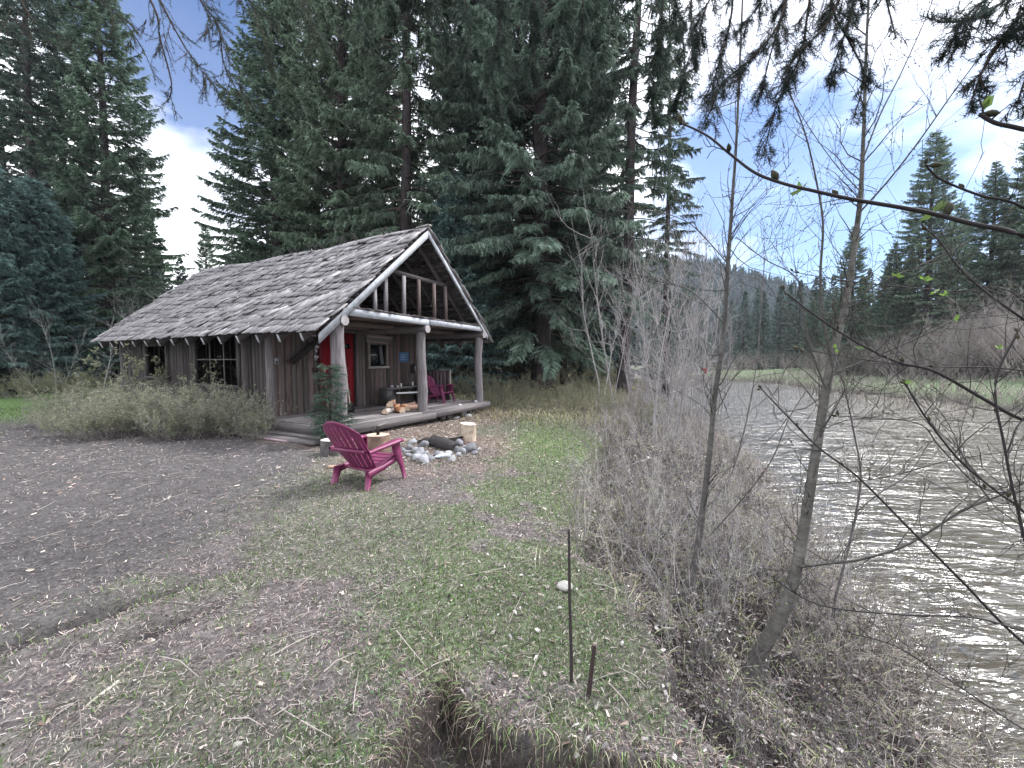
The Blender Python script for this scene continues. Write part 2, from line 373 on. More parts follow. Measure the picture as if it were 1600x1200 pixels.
# water
M_water = bpy.data.materials.new('river_water'); M_water.use_nodes = True; t_ = M_water.node_tree; b_ = t_.nodes['Principled BSDF']
b_.inputs['Base Color'].default_value = (.068, .060, .047, 1); b_.inputs['Roughness'].default_value = .09; b_.inputs['IOR'].default_value = 1.5
tcw = N(t_, 'ShaderNodeTexCoord'); prev = None
for sc_, st_, dist, rz_ in ((.3, (1, 2.0, 1), .20, .6), (1.1, (1, 3.0, 1), .12, .2), (3.6, (1, 3.2, 1), .018, .1)):
    mpw = N(t_, 'ShaderNodeMapping'); mpw.inputs['Scale'].default_value = st_; mpw.inputs['Rotation'].default_value = (0, 0, rz_)
    nw = N(t_, 'ShaderNodeTexNoise'); nw.inputs['Scale'].default_value = sc_; nw.inputs['Detail'].default_value = 3; nw.inputs['Distortion'].default_value = 1.3
    t_.links.new(tcw.outputs['Object'], mpw.inputs['Vector']); t_.links.new(mpw.outputs[0], nw.inputs['Vector'])
    bp = N(t_, 'ShaderNodeBump'); bp.inputs['Strength'].default_value = 1; bp.inputs['Distance'].default_value = dist
    t_.links.new(nw.outputs['Fac'], bp.inputs['Height'])
    if prev: t_.links.new(prev.outputs[0], bp.inputs['Normal'])
    prev = bp
t_.links.new(prev.outputs[0], b_.inputs['Normal'])
wv = MB(); ys = np.linspace(-40, 84, 125); 
xs0 = np.interp(ys, YW, XW) - 1.5; xs1 = np.interp(ys, YF, XF) + 2.0
Vw = []; nxw = 12
for y, a, b in zip(ys, xs0, xs1):
    for k in range(nxw + 1): Vw.append((a + (b - a) * k / nxw, y, WZ))
iw = np.arange(len(ys) - 1)[:, None] * (nxw + 1) + np.arange(nxw)[None]
wv.add(Vw, np.stack([iw, iw + 1, iw + nxw + 2, iw + nxw + 1], -1).reshape(-1, 4))
tag(wv.build('river', M_water, smooth=True), 'brown rippled river beside the clearing', kind='structure')

# ------------------------------------------------------------------ hills
def hill(name, label, pts, depth, zb, colr, s):
    """ridge given by px,py silhouette points at a distance: a rounded slope falling towards the valley"""
    m = MB(); P = []
    xs = np.linspace(pts[0][0], pts[-1][0], 90); yy = np.interp(xs, [p[0] for p in pts], [p[1] for p in pts])
    V = []; K = 24; cols = []
    for px, py in zip(xs, yy):
        top = at(px, py, depth); hh = top.z - zb
        for k in range(K):
            f = k / (K - 1); yv = depth - f * depth * .45
            zz = zb + hh * (1 - f) ** 1.3
            V.append((top.x * (1 - f * .25), yv, zz))
        V.append((top.x * 1.2, depth * 1.4, zb))
    K1 = K + 1; V = np.array(V)
    V[:, 2] += (fbm(V[:, 0], V[:, 1], .02, s) - .5) * 8
    f = []
    for i in range(len(xs) - 1):
        for k in range(K - 1): f.append((i * K1 + k, i * K1 + k + 1, (i + 1) * K1 + k + 1, (i + 1) * K1 + k))
        f.append((i * K1 + K, i * K1, (i + 1) * K1, (i + 1) * K1 + K))
    m.add(V, f, colr); o = m.build(name, M_far, smooth=True); tag(o, label, kind='structure')
    return V.reshape(len(xs), K1, 3)
M_far = mat('far_forest_floor', None, .95, (.08, .3), spec=.05)
def far_conifers(name, label, G, n, hmin, hmax, c0, s):
    r = np.random.default_rng(s); m = MB(); nu, nk, _ = G.shape
    u = r.random(n) * (nu - 1.01); v = (r.random(n) ** 1.3) * (nk - 4)
    i = u.astype(int); k = v.astype(int); fu = (u - i)[:, None]; fv = (v - k)[:, None]
    P = (G[i, k] * (1 - fu) + G[i + 1, k] * fu) * (1 - fv) + (G[i, k + 1] * (1 - fu) + G[i + 1, k + 1] * fu) * fv
    h = r.uniform(hmin, hmax, n)
    for lv in range(7):
        z0 = h * (.05 + lv * .13); z1 = h * min(1, .34 + lv * .13); w0 = h * .15 * (1 - lv / 7.6)
        for q in range(4):
            a = r.random(n) * math.pi; dv = np.stack([np.cos(a), np.sin(a), 0 * a], 1)
            A = P + np.stack([0 * z0, 0 * z0, z0], 1) + r.normal(0, .25, (n, 3)); B = P + np.stack([0 * z1, 0 * z1, z1], 1)
            k_ = r.uniform(.6, 1.35, (n, 1)); m.blades(A, B, dv * (w0 * r.uniform(.7, 1.2, n))[:, None], np.array(c0) * k_, np.array(c0) * k_ * 1.25)
    tag(m.build(name, M_needle), label, kind='stuff')
G1 = hill('hill', 'low forested hill beyond the river', [(880, 430), (1000, 408), (1060, 408), (1110, 414), (1180, 432), (1240, 452), (1330, 482), (1430, 510), (1620, 530), (1800, 530)], 420, -2, (.045, .06, .05), 3)
far_conifers('hillside_forest', 'dense far conifer forest covering the hill', G1, 9000, 6, 10, (.055, .078, .08), 5)

# ------------------------------------------------------------------ spruces
def spruce(name, H, R, seed, z0=.1, dens=1.0, droop=1.0, w=.03, step=.42, per=6, c0=(.05, .078, .058), c1=(.095, .135, .105), tr=.011, skip=0.0, up=0, lean=0, bl=.75, sub=4, power=.72, open_=0.0):
    r = np.random.default_rng(seed); root = thing(name, 'spruce', 'tree')
    tm = MB(); zz = np.linspace(0, H, 16)
    bend = lambda z: np.stack([lean * (z / H) ** 1.3 * H + .08 * np.sin(z * .3 + seed), .08 * np.cos(z * .27 + seed), z], -1)
    rad_ = H * tr * (1 - zz / H) ** .8 + .015; rad_[0] *= 1.45
    tm.tube(bend(zz), rad_, 12, (.055, .047, .048), wob=.05, rng=r)
    cm = MB(); bm = MB()
    z = z0 * H
    BR = []
    while z < H * .985:
        t = (z - z0 * H) / (H * (1 - z0)); env = R * ((1 - t) ** power) * min(1, .55 + t * 4)
        nb = max(3, int(round(per * (1 - t * .35))))
        a0 = r.random() * 6.28
        for k in range(nb):
            if r.random() < skip: continue
            az = a0 + k * 6.283 / nb + r.normal(0, .25)
            Ln = max(.15, env * r.uniform(.62, 1.12)); BR.append((z + r.uniform(-.4, .4) * step, az, Ln, t))
        z += step * (1 - .5 * t) * r.uniform(.8, 1.2)
    for (z, az, Ln, t) in BR:
        o = bend(np.array([z]))[0]; dv = np.array([math.cos(az), math.sin(az), 0]); sv = np.array([-dv[1], dv[0], 0])
        a_ = .05 + .55 * t + up; b_ = (.75 - .45 * t) * droop; c_ = .38 * droop
        def P(s): s = np.asarray(s)[:, None]; return o + dv * Ln * s * (1 - .12 * s) + np.array([0, 0, 1.]) * Ln * (a_ * s - b_ * s ** 2 + c_ * s ** 3) + sv * Ln * .06 * np.sin(s * 5 + az)
        s_ = np.linspace(0, 1, 7); pp = P(s_); rb = (.012 + .007 * Ln)
        bm.sticks(pp[:-1], pp[1:], rb * (1 - s_[:-1] * .9), rb * (1 - s_[1:] * .9), (.09, .075, .066))
        if H > 8 and r.random() < open_: 
            continue
        n = max(6, int(Ln / .085 * dens)); s = r.uniform(.12 if Ln < 1.5 else .25, 1, n) ** .85
        base = P(s); side = np.where(r.random(n) < .5, -1., 1.)
        ang = r.uniform(.5, 1.25, n); ll = (bl * .26 * Ln ** .6 * (1.12 - s) + .14) * r.uniform(.6, 1.3, n)
        ll = np.where(s > .93, .2, ll)
        hd = dv * np.cos(ang)[:, None] + sv * (side * np.sin(ang))[:, None]
        dn = r.uniform(.1, .75, n) * droop * (1 - .6 * t)
        d1 = U(hd - np.array([0, 0, 1.]) * (dn * .5)[:, None]); d2 = U(hd * .75 - np.array([0, 0, 1.]) * (dn * 1.5)[:, None])
        mid = base + d1 * (ll * .55)[:, None]; end = mid + d2 * (ll * .5)[:, None]
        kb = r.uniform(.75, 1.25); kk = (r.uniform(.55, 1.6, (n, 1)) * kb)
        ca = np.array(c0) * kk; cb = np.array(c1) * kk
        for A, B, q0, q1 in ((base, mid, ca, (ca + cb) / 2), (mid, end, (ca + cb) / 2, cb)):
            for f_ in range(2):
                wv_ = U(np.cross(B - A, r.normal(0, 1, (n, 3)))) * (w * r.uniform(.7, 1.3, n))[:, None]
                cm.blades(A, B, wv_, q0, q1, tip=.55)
        # fine hanging sprays
        for q in range(sub):
            f = r.random((n, 1)); A = np.where(f < .5, base + (mid - base) * f * 2, mid + (end - mid) * (f * 2 - 1))
            dd = U(d1 * .6 + r.normal(0, .45, (n, 3)) - np.array([0, 0, 1.]) * (.35 + .75 * droop * (1 - .5 * t)))
            lq = np.minimum(ll * .6, .32) * r.uniform(.35, 1.0, n)
            wv_ = U(np.cross(dd, r.normal(0, 1, (n, 3)))) * (w * .75 * r.uniform(.6, 1.2, n))[:, None]
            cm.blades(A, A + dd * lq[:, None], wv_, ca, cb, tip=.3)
    tm.build('trunk', M_bark, root, smooth=True)
    bm.build('limbs', M_bark, root); cm.build('crown', M_needle, root)
    return root
def place(root, px, Y, rz=0, sc=1.0, label=None, group=None, first=False, scz=None, tilt=None):
    X = (px - 800) / F * Y * (1 / math.cos(TH)) if True else 0
    p = gz(X, Y, -.12)
    s3 = (sc, sc, scz if scz else sc)
    if first:
        root.location = p; root.rotation_euler = (tilt[0], tilt[1], rz) if tilt else (0, 0, rz); root.scale = s3
        if label: root['label'] = label
        if group: root['group'] = group
        return root
    return dup(root, p, rz, s3, label, group, tilt)
GT = 'spruces of the forest around the cabin'
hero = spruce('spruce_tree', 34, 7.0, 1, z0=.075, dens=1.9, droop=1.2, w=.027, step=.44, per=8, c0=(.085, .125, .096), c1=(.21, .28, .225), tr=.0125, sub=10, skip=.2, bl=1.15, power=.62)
place(hero, 845, 20, .3, label='big drooping spruce with the thickest dark trunk right of the cabin', group=GT, first=True)
spA = spruce('spruce_tree', 33, 5.6, 2, z0=.04, dens=1.7, droop=1.05, w=.030, step=.45, per=8, c0=(.085, .124, .088), c1=(.205, .27, .19), sub=8, skip=.18, bl=1.1, power=.66)
place(spA, 545, 23.5, 1.0, label='tall dense spruce behind the middle of the shingled roof', group=GT, first=True)
spB = spruce('spruce_tree', 33, 5.2, 3, z0=.13, dens=1.7, droop=1.3, w=.028, step=.56, per=8, tr=.0095, sub=10, skip=.3, c0=(.085, .122, .09), c1=(.205, .27, .20), bl=1.15, power=.6)
place(spB, 640, 21, .4, label='open spruce with bare dark trunk showing above the gable peak', group=GT, first=True)
spC = spruce('spruce_tree', 27, 5.6, 4, z0=.03, dens=1.6, droop=.75, w=.031, step=.42, per=8, up=.1, c0=(.075, .114, .084), c1=(.175, .245, .175), sub=7, skip=.06, bl=1.05, power=.85)
place(spC, 183, 25, 2.0, 1.0, label='tall pointed spruce standing against the sky left of the cabin roof', group=GT, first=True)
place(spC, 440, 25.5, 4.0, 1.02, 'tall spruce on the right edge of the sky gap behind the roof', GT)
spD = spruce('spruce_tree', 10.5, 3.5, 5, z0=.02, dens=1.9, droop=.6, w=.028, step=.3, per=8, up=.05, c0=(.085, .135, .13), c1=(.17, .25, .24), sub=7, bl=1.0)
place(spD, 70, 20, 0, .98, label='short blue-green spruce at the left edge of the clearing', group=GT, first=True)
place(spD, 2, 18.5, 2, 1.0, 'blue-green spruce cut by the left edge of the photo', GT)
spE = spruce('spruce_tree', 31, 4.0, 6, z0=.10, dens=1.4, droop=.9, w=.029, step=.55, per=7, skip=.15, tr=.0085, c0=(.062, .09, .075), c1=(.12, .17, .14), sub=8, open_=.08, bl=1.1, power=.6)
place(spE, 76, 24, 0, .98, label='thin see-through spruce rising behind the blue-green one', group=GT, first=True)
place(spE, 25, 27, 2.2, 1.0, 'thin open spruce nearest the left edge, behind the others', GT)
place(spE, 118, 28, 4.2, 1.0, 'thin open spruce just left of the tall pointed one', GT)
spF = spruce('spruce_tree', 33, 3.6, 7, z0=.16, dens=1.4, droop=1.25, w=.028, step=.66, per=6, skip=.25, tr=.0075, c0=(.062, .088, .07), c1=(.12, .165, .13), sub=9, lean=.035, open_=.1, bl=1.15, power=.5)
place(spF, 972, 19, 0, 1, label='slim leaning spruce with long bare trunk right of the big one', group=GT, first=True)
place(spE, 813, 23, 1, 1.02, 'middle-sized spruce trunk just left of the big spruce', GT)
place(spE, 760, 22, 3, .95, 'spruce trunk close behind the right porch post', GT)
place(spE, 880, 23, 5, .62, 'small thin spruce trunk just right of the big spruce', GT)
place(spD, 715, 19.5, 3, .98, 'young spruce between the cabin gable and the big spruce', GT)
place(spA, 330, 46, 3, .5, 'distant spruce seen low in the sky gap', GT)
place(spD, 940, 26, 1.2, 1.15, 'young spruce filling the gap right of the big trunk', GT)
place(spB, 905, 27, 3.0, .98, 'tall spruce half hidden behind the right side of the big spruce', GT)
place(spA, 735, 27, 2.0, 1.0, 'tall spruce half hidden behind the left side of the big spruce', GT)
place(spB, 500, 28, 5.0, 1.0, 'open spruce between the two tall ones behind the roof', GT)
place(spF, 1040, 29, 4.1, .85, 'thin spruce furthest right of the near forest, by the river', GT)
place(spA, 600, 30, 4.4, 1.0, 'dense spruce filling the gap behind the gable peak', GT)
# far forest: cheap spruces
spG = spruce('spruce_tree', 18, 3.9, 21, z0=.015, dens=.6, droop=.8, w=.10, step=.55, per=7, bl=1.1, power=.8, c0=(.058, .088, .074), c1=(.10, .145, .12), sub=3)
FG = 'forest trees far behind the cabin'; first = True
rf = np.random.default_rng(5)
for i in range(66):
    px = -20 + (i % 44) * 23 + rf.uniform(-12, 12); Y = rf.uniform(31, 48) if i < 44 else rf.uniform(50, 66)
    if 270 < px < 370: sc = .62 + rf.uniform(-.08, .1); Y = rf.uniform(44, 56)
    else: sc = rf.uniform(.8, 1.1)
    if px > 930: sc *= .55
    place(spG, px, Y, rf.uniform(0, 6), sc, 'dark spruce deep in the forest behind the cabin', FG, first=first); first = False
RG = 'evergreens on the far bank'
for px, Y, sc, sr, lab in ((1415, 58, 1.0, spC, 'spruce tucked behind the tall broad one on the far bank'), (1485, 56, 1.1, spA, 'spruce squeezed between the two tallest on the far bank'), (1265, 70, .72, spC, 'short dark spruce over the far meadow, seen between the bare saplings'), (1440, 50, 1.42, spA, 'tall broad spruce on the far bank, left of the pair at the right edge'), (1535, 50, 1.5, spC, 'tallest spruce on the far bank near the right edge'),
                       (1600, 47, 1.45, spA, 'spruce on the far bank cut by the right edge'), (1388, 52, 1.0, spC, 'mid-height spruce on the far bank beside the tall pair'), (1325, 56, .98, spA, 'narrow spruce on the far bank behind the large bare trunk')):
    if sr is spA or sr is spC: sc = sc * .80
    place(sr, px, Y, px * .7, sc, lab, RG, scz=sc * .78)
for i, (px, Y, sc) in enumerate(((1160, 92, .86), (1190, 84, .78), (1215, 90, .9), (1245, 80, .85), (1268, 86, .95), (1296, 80, .9), (1140, 98, .8), (1120, 90, .7), (1350, 70, .8), (1375, 66, .75), (1410, 62, .8), (1470, 62, .9), (1500, 66, .8), (1570, 64, .85), (1095, 84, .75), (1070, 78, .8), (1640, 60, .9), (1045, 70, .8), (1020, 60, .7), (1700, 50, .9), (1760, 48, .9), (1380, 60, .75), (1425, 66, .9), (1455, 68, .95), (1520, 60, .8), (1555, 70, 1.0), (1595, 62, .9), (1340, 64, .7), (1310, 68, .65), (1230, 100, 1.0), (1180, 105, 1.0), (1280, 102, 1.1))):
    place(spG, px, Y, i * 1.3, sc * 1.15, 'dark green conifer in the belt across the river', 'conifer belt across the river')

for (sr, X, Yb, rz_, lab) in ((spA, -8, -10, 1, 'unseen spruce added behind the viewpoint on the left to block light'), (spB, 3.5, -15, 1, 'unseen spruce added behind the viewpoint on the right to block light')):  # unseen spruces added to cut the light coming from behind the camera
    dup(sr, gz(X, Yb, -.1), rz_, .75, lab, 'unseen spruces added behind the viewpoint to block light')
# ------------------------------------------------------------------ cabin
CZ = 0.0
cabin = thing('log_cabin', 'old board cabin with shake roof and open gable porch', 'cabin', (CAB_A[0], CAB_A[1], 0), math.atan2(CAB_X[1], CAB_X[0]))
def cabw(x, y, z=0): return Vector((CAB_A[0] + CAB_X[0] * x + CAB_Y[0] * y, CAB_A[1] + CAB_X[1] * x + CAB_Y[1] * y, z))
r = np.random.default_rng(7)
RX, RZ, EX, EZ = 2.62, 4.94, -.53, 2.20; SL = (RZ - EZ) / (RX - EX); WX = 5.17
Y0, Y1 = -.12, 10.25
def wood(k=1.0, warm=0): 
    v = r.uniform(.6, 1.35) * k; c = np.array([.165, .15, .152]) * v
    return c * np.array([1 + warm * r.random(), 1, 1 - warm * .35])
def slab_wall(axis_, c, a0, a1, z0, z1, nrm, holes=(), k=1.0, warm=.12, name='wall', redd=0, gab=False):
    """vertical slab boards; axis_='x' runs along x at y=c ; outward normal sign nrm"""
    m = MB(); a = a0
    while a < a1 - .02:
        wd = min(r.uniform(.11, .2), a1 - a); spans = [(z0, z1)]
        for (h0, h1, hz0, hz1) in holes:
            if a + wd * .5 > h0 and a + wd * .5 < h1:
                ns_ = []
                for s0, s1 in spans:
                    if hz0 > s0: ns_.append((s0, min(hz0, s1)))
                    if hz1 < s1: ns_.append((max(hz1, s0), s1))
                spans = ns_
        col = wood(k, warm)
        if gab: spans = [(s0, min(s1, zr(a + wd / 2 + (wd / 2 if a > RX else -wd / 2)) - .22)) for s0, s1 in spans]
        if redd and r.random() < redd: col = np.array([.19, .09, .085]) * r.uniform(.7, 1.2)
        th = r.uniform(.035, .06); jz = r.uniform(-.03, .02); off = r.uniform(0, .012)
        for s0, s1 in spans:
            prof = [(0, 0), (.02, .55), (.2, .9), (.5, 1.0), (.8, .88), (.98, .5), (1, 0)]
            V = []
            for zz_, tw in ((s0 + jz if s0 == z0 else s0, 0), (s1, r.uniform(-.006, .006))):
                for f, g_ in prof:
                    aa = a + f * (wd - .006) + tw; dd = c + nrm * (off + th * g_)
                    V.append((aa, dd, zz_) if axis_ == 'x' else (dd, aa, zz_))
            n_ = len(prof); fs = [(i, i + 1, n_ + i + 1, n_ + i) for i in range(n_ - 1)]
            m.add(V, fs, col); m.add([V[0], V[n_ - 1], V[2 * n_ - 1], V[n_]], [(0, 1, 2, 3)], col)
            m.add([V[i] for i in range(n_)], [tuple(range(n_))], col * .8)
        a += wd + .003
    return m
def zr(x): return RZ - SL * abs(x - RX)
# front wall, side walls, back wall (each a part)
DX0, DX1 = 1.27, 2.33
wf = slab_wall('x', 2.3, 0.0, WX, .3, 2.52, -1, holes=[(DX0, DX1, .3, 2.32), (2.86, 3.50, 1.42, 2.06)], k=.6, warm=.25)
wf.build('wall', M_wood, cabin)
wl = slab_wall('y', 0, 2.36, 9.75, .12, 2.5, -1, holes=[(3.45, 5.35, 1.0, 2.2), (6.95, 8.1, 1.15, 2.0)], k=.36, warm=.08)  # board colour lowered for eave and bush shade as well as darker stain
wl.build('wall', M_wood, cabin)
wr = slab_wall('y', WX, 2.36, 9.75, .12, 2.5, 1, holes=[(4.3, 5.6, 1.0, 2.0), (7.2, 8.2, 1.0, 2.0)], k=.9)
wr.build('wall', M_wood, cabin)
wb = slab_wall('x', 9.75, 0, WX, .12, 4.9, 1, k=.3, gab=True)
wb.build('wall', M_wood, cabin)
# corner logs
m = MB()
for (x, y, z1) in ((-.02, 2.25, 2.45), (WX + .02, 2.27, 2.5), (-.02, 9.76, 2.45)):
    m = MB(); m.tube([(x, y, .2), (x + .01, y, 1.2), (x, y, z1)], [.1, .095, .09], 10, wood(.75), wob=.03, rng=r); m.build('corner_post', M_wood, cabin, smooth=True)
# interior floor and loft floor / porch ceiling
m = MB()
for i in range(26): 
    x0 = i * .2 + .02; m.box((x0 + .09, 5.0, 2.56), (.19, 9.9, .03), col=wood(.8, .2))
m.build('ceiling_boards', M_woody, cabin)
m = MB(); m.box((WX / 2, 6.0, .2), (WX, 7.3, .08), col=(.09, .08, .075)); m.build('floor', M_wood, cabin)
for y in (.9, 1.75):
    m = MB(); m.tube([(-.15, y, 2.46), (WX + .2, y, 2.47)], [.075, .07], 8, wood(.7, .2)); m.build('ceiling_joist', M_woodh, cabin, smooth=True)
# deck
m = MB(); x = -.15
yb = -.16
while yb < 2.3:
    wd = r.uniform(.17, .26); c_ = wood(1.0)
    xs_ = [-.22 + r.uniform(-.06, .03), r.uniform(1.6, 3.6), WX + .28]
    for k in range(2): m.box(((xs_[k] + xs_[k + 1]) / 2, yb + wd / 2, .285 + r.uniform(-.006, .006)), (xs_[k + 1] - xs_[k] - .01, wd - .012, .04), Matrix.Rotation(r.normal(0, .003), 3, 'Z') @ Matrix.Rotation(r.normal(0, .006), 3, 'X'), wood(1.05))
    yb += wd
dk = m.build('porch_deck', M_woodh, cabin)
m = MB(); m.beam((-.25, -.2, .2), (2.7, -.24, .19), .1, .17, wood(1.0)); m.beam((2.72, -.21, .205), (WX + .3, -.19, .225), .1, .15, wood(.9)); m.build('rim_beam', M_woodh, cabin)
m = MB(); m.beam((-.26, -.15, .2), (-.26, 3.0, .2), .09, .17, wood(.8)); m.build('rim_beam', M_woody, cabin)
for i in range(5):
    m = MB(); m.tube([(.3 + i * 1.15, .1, -.1), (.3 + i * 1.15, .1, .25)], [.14, .13], 8, (.08, .07, .07)); m.build('foundation_stub', M_wood, cabin)
m = MB(); m.box((WX / 2, 1.2, .03), (WX - .2, 2.0, .06), col=(.04, .036, .035)); 
for (x, z, ww, dy) in ((-.42, .09, .2, 0), (-.64, .05, .22, .1)):
    m2 = MB(); m2.box((x, 1.35 + dy, z), (ww, 3.2, .055), Matrix.Rotation(.02, 3, 'Z'), wood(1.15)); m2.build('step_plank', M_woody, cabin)
# posts
for i, (x, r0, r1) in enumerate(((0.0, .145, .13), (2.5, .128, .115), (WX, .115, .12))):
    m = MB(); zz = np.linspace(.3, 2.3, 9); ph = r.uniform(0, 6)
    m.tube([(x + .015 * math.sin(z * 2.4 + ph), .0 + .012 * math.cos(z * 3 + ph), z) for z in zz], np.linspace(r0, r1, 9) * r.uniform(.96, 1.05, 9), 14, np.array([(.18, .165, .172)]).repeat(9, 0) * r.uniform(.9, 1.1, (9, 1)), wob=.025, rng=r)
    m.build('porch_post', M_wood, cabin, smooth=True)
    m = MB(); m.tube([(x + .02, -.2, 2.385), (x, .6, 2.39), (x, 2.35, 2.4)], [.1, .1, .095], 12, (.15, .14, .14), caps_col=(.33, .31, .32), wob=.02, rng=r); m.build('purlin_log', M_woody, cabin)
# tie board and gable trim
m = MB(); m.beam((.02, -.13, 2.57), (2.62, -.15, 2.55), .035, .145, up=(0, 0, 1)); m.beam((2.66, -.16, 2.56), (WX + .02, -.13, 2.55), .035, .135); m.build('tie_board', M_paint, cabin)
m = MB(); m.beam((.0, -.05, 2.66), (WX + .05, -.05, 2.64), .2, .03, wood(.8))
for k in range(60):
    x = r.uniform(.05, WX); m.box((x, -.13 + r.uniform(-.03, .05), 2.675), (r.uniform(.06, .2), r.uniform(.04, .1), .012), Matrix.Rotation(r.uniform(-.3, .3), 3, 'Z') @ Matrix.Rotation(r.uniform(-.2, .2), 3, 'X'), wood(1.1))
m.build('ledge', M_woodh, cabin)
def zr(x): return RZ - SL * abs(x - RX)
for sgn in (-1, 1):
    m = MB(); x0 = RX; x1 = RX + sgn * (RX - EX) if sgn < 0 else RX + (RX - EX) * .9
    n_ = np.array([math.sin(math.atan(SL)) * sgn, 0, math.cos(math.atan(SL))])
    a = np.array([RX + sgn * .002, Y0 - .04, RZ - .1]); b = np.array([x1, Y0 - .04, zr(x1) - .1])
    dn = np.array([0, 0, -1.]); wv_ = .185 if sgn < 0 else .13
    V = [a, b, b + dn * wv_, a + dn * wv_]; V2 = [v + np.array([0, .035, 0]) for v in V]
    m.add(V + V2, [(0, 1, 2, 3), (7, 6, 5, 4), (0, 4, 5, 1), (1, 5, 6, 2), (2, 6, 7, 3), (3, 7, 4, 0)])
    m.build('barge_board', M_paint, cabin)
# gable studs, collar beam
for x, full in ((.53, 1), (1.03, 1), (1.353, 1), (1.94, 0), (2.48, 0), (3.09, 0), (3.59, 0)):
    zt = zr(x) - .28 if full else 3.62
    m = MB(); m.beam((x, .05, 2.66), (x + r.uniform(-.02, .02), .05, zt), .085, .06, (.24, .225, .24) if x < 2 else (.12, .095, .09), up=(0, 1, 0)); m.build('gable_stud', M_wood, cabin)
m = MB(); m.beam((1.35, .12, 3.68), (4.0, .12, 3.66), .05, .1, wood(.5)); m.build('collar_beam', M_woodh, cabin)
m = MB(); a = .15
while a < 1.5:
    wd = r.uniform(.12, .2); m.box((a + wd / 2, 2.3, (2.58 + zr(a + .1) - .2) / 2), (wd - .01, .03, zr(a + .1) - .2 - 2.58), col=np.array([.16, .05, .05]) * r.uniform(.6, 1.3)); a += wd
m.build('loft_boards', M_wood, cabin)
m = MB(); m.beam((.72, 2.26, 2.95), (.72, 2.26, 3.3), .04, .03, wood(1.5)); m.beam((1.05, 2.26, 2.95), (1.05, 2.26, 3.45), .04, .03, wood(1.5)); m.beam((.7, 2.26, 2.93), (1.07, 2.26, 2.93), .04, .03, wood(1.6)); m.build('loft_frame', M_wood, cabin)
# rafters
ys_r = [.35 + i * .72 for i in range(14)]
for y in ys_r:
    for sgn in (-1, 1):
        xe = RX + sgn * (RX - EX - .02)
        m = MB(); m.beam((RX, y, RZ - .17), (xe, y, zr(xe) - .17), .055, .14, wood(.5, .1)); m.build('rafter', M_woodh, cabin)  # rafter wood darkened, the loft's shade is put into its colour
for y in ys_r:
    m = MB(); m.beam((EX + .0, y, EZ - .15), (EX - .012, y, EZ - .155), .05, .17, (.5, .5, .52)); m.build('rafter_tail', M_wood, cabin)
# skip sheathing under the shakes
m = MB()
for sgn in (-1, 1):
    for k in range(20):
        xx = RX + sgn * (.08 + k * .152); m.box((xx, (Y0 + Y1) / 2, zr(xx) - .075), (.12, Y1 - Y0 - .02, .022), Matrix.Rotation(sgn * math.atan(SL), 3, 'Y'), wood(.35))  # batten colour lowered too, painting in the darkness under the roof
m.build('roof_battens', M_woody, cabin)
# shakes
sl_len = math.hypot(RX - EX, RZ - EZ); ca_, sa_ = math.cos(math.atan(SL)), math.sin(math.atan(SL))
for sgn in (-1, 1):
    m = MB(); rows = 22; ex_ = sl_len / rows
    for row in range(rows):
        y = Y0 - r.uniform(.0, .1)
        rowoff = r.uniform(-.02, .02)
        while y < Y1:
            wd = r.uniform(.065, .16); ln = ex_ * 2.1 + r.uniform(-.02, .05)
            sag = .07 * math.sin((y - Y0) / (Y1 - Y0) * math.pi) + .03 * math.sin(y * 1.7 + row)
            s_low = ex_ * row + rowoff + r.normal(0, .017) - (.03 if row else .09)          # distance from the eave up the slope to the butt
            if r.random() < .02: y += wd * .6; continue
            th = r.uniform(.014, .032); lift = r.uniform(.018, .045) if r.random() > .06 else .075
            dx = EX if sgn < 0 else 2 * RX - EX
            def pt(s, h, yy):
                x_ = dx + (-sgn) * s * ca_; z_ = EZ + s * sa_
                return (x_ + sgn * h * sa_, yy, z_ + h * ca_ - sag * min(1, s / 1.2 + .15))
            sk = r.normal(0, .008); h0 = lift + .0; h1 = .006
            s1 = min(s_low + ln, sl_len + .02)
            jb = r.normal(0, .01)
            V = [pt(s_low, h0 - th * .2, y), pt(s_low + jb, h0 - th * .2, y + wd - .006), pt(s1, h1 - th * .2, y + wd - .006 + sk), pt(s1, h1 - th * .2, y + sk),
                 pt(s_low, h0 + th * .8, y), pt(s_low + jb, h0 + th * .8 + r.normal(0, .004), y + wd - .006), pt(s1, h1 + th * .5, y + wd - .006 + sk), pt(s1, h1 + th * .5, y + sk)]
            v = r.uniform(.75, 1.22); c_ = np.array([.265, .252, .26]) * v
            if r.random() < .05: c_ = np.array([.42, .41, .41])
            m.add(V, [(0, 1, 2, 3), (4, 7, 6, 5), (0, 4, 5, 1), (1, 5, 6, 2), (2, 6, 7, 3), (3, 7, 4, 0)], c_)
            y += wd
    m.build('shake_roof', M_shake, cabin)
for y in (1.05, 1.3, 2.35, 2.75, 2.95, 3.8, 4.05, 4.3, 4.9, 5.15, 5.6):
    m = MB(); sg = .07 * math.sin((y) / 10 * math.pi); m.beam((RX + .15, y, RZ - .16 - sg), (RX - .2, y + r.uniform(-.05, .05), RZ + .16 - sg + r.uniform(-.03, .03)), .05, .022, (.05, .045, .045)); m.build('ridge_splint', M_wood, cabin)
m = MB(); m.beam((RX, Y0 - .1, RZ + .02), (RX + .0, Y0 + .3, RZ + .0), .12, .03, (.32, .31, .29)); m.build('ridge_cap', M_wood, cabin)
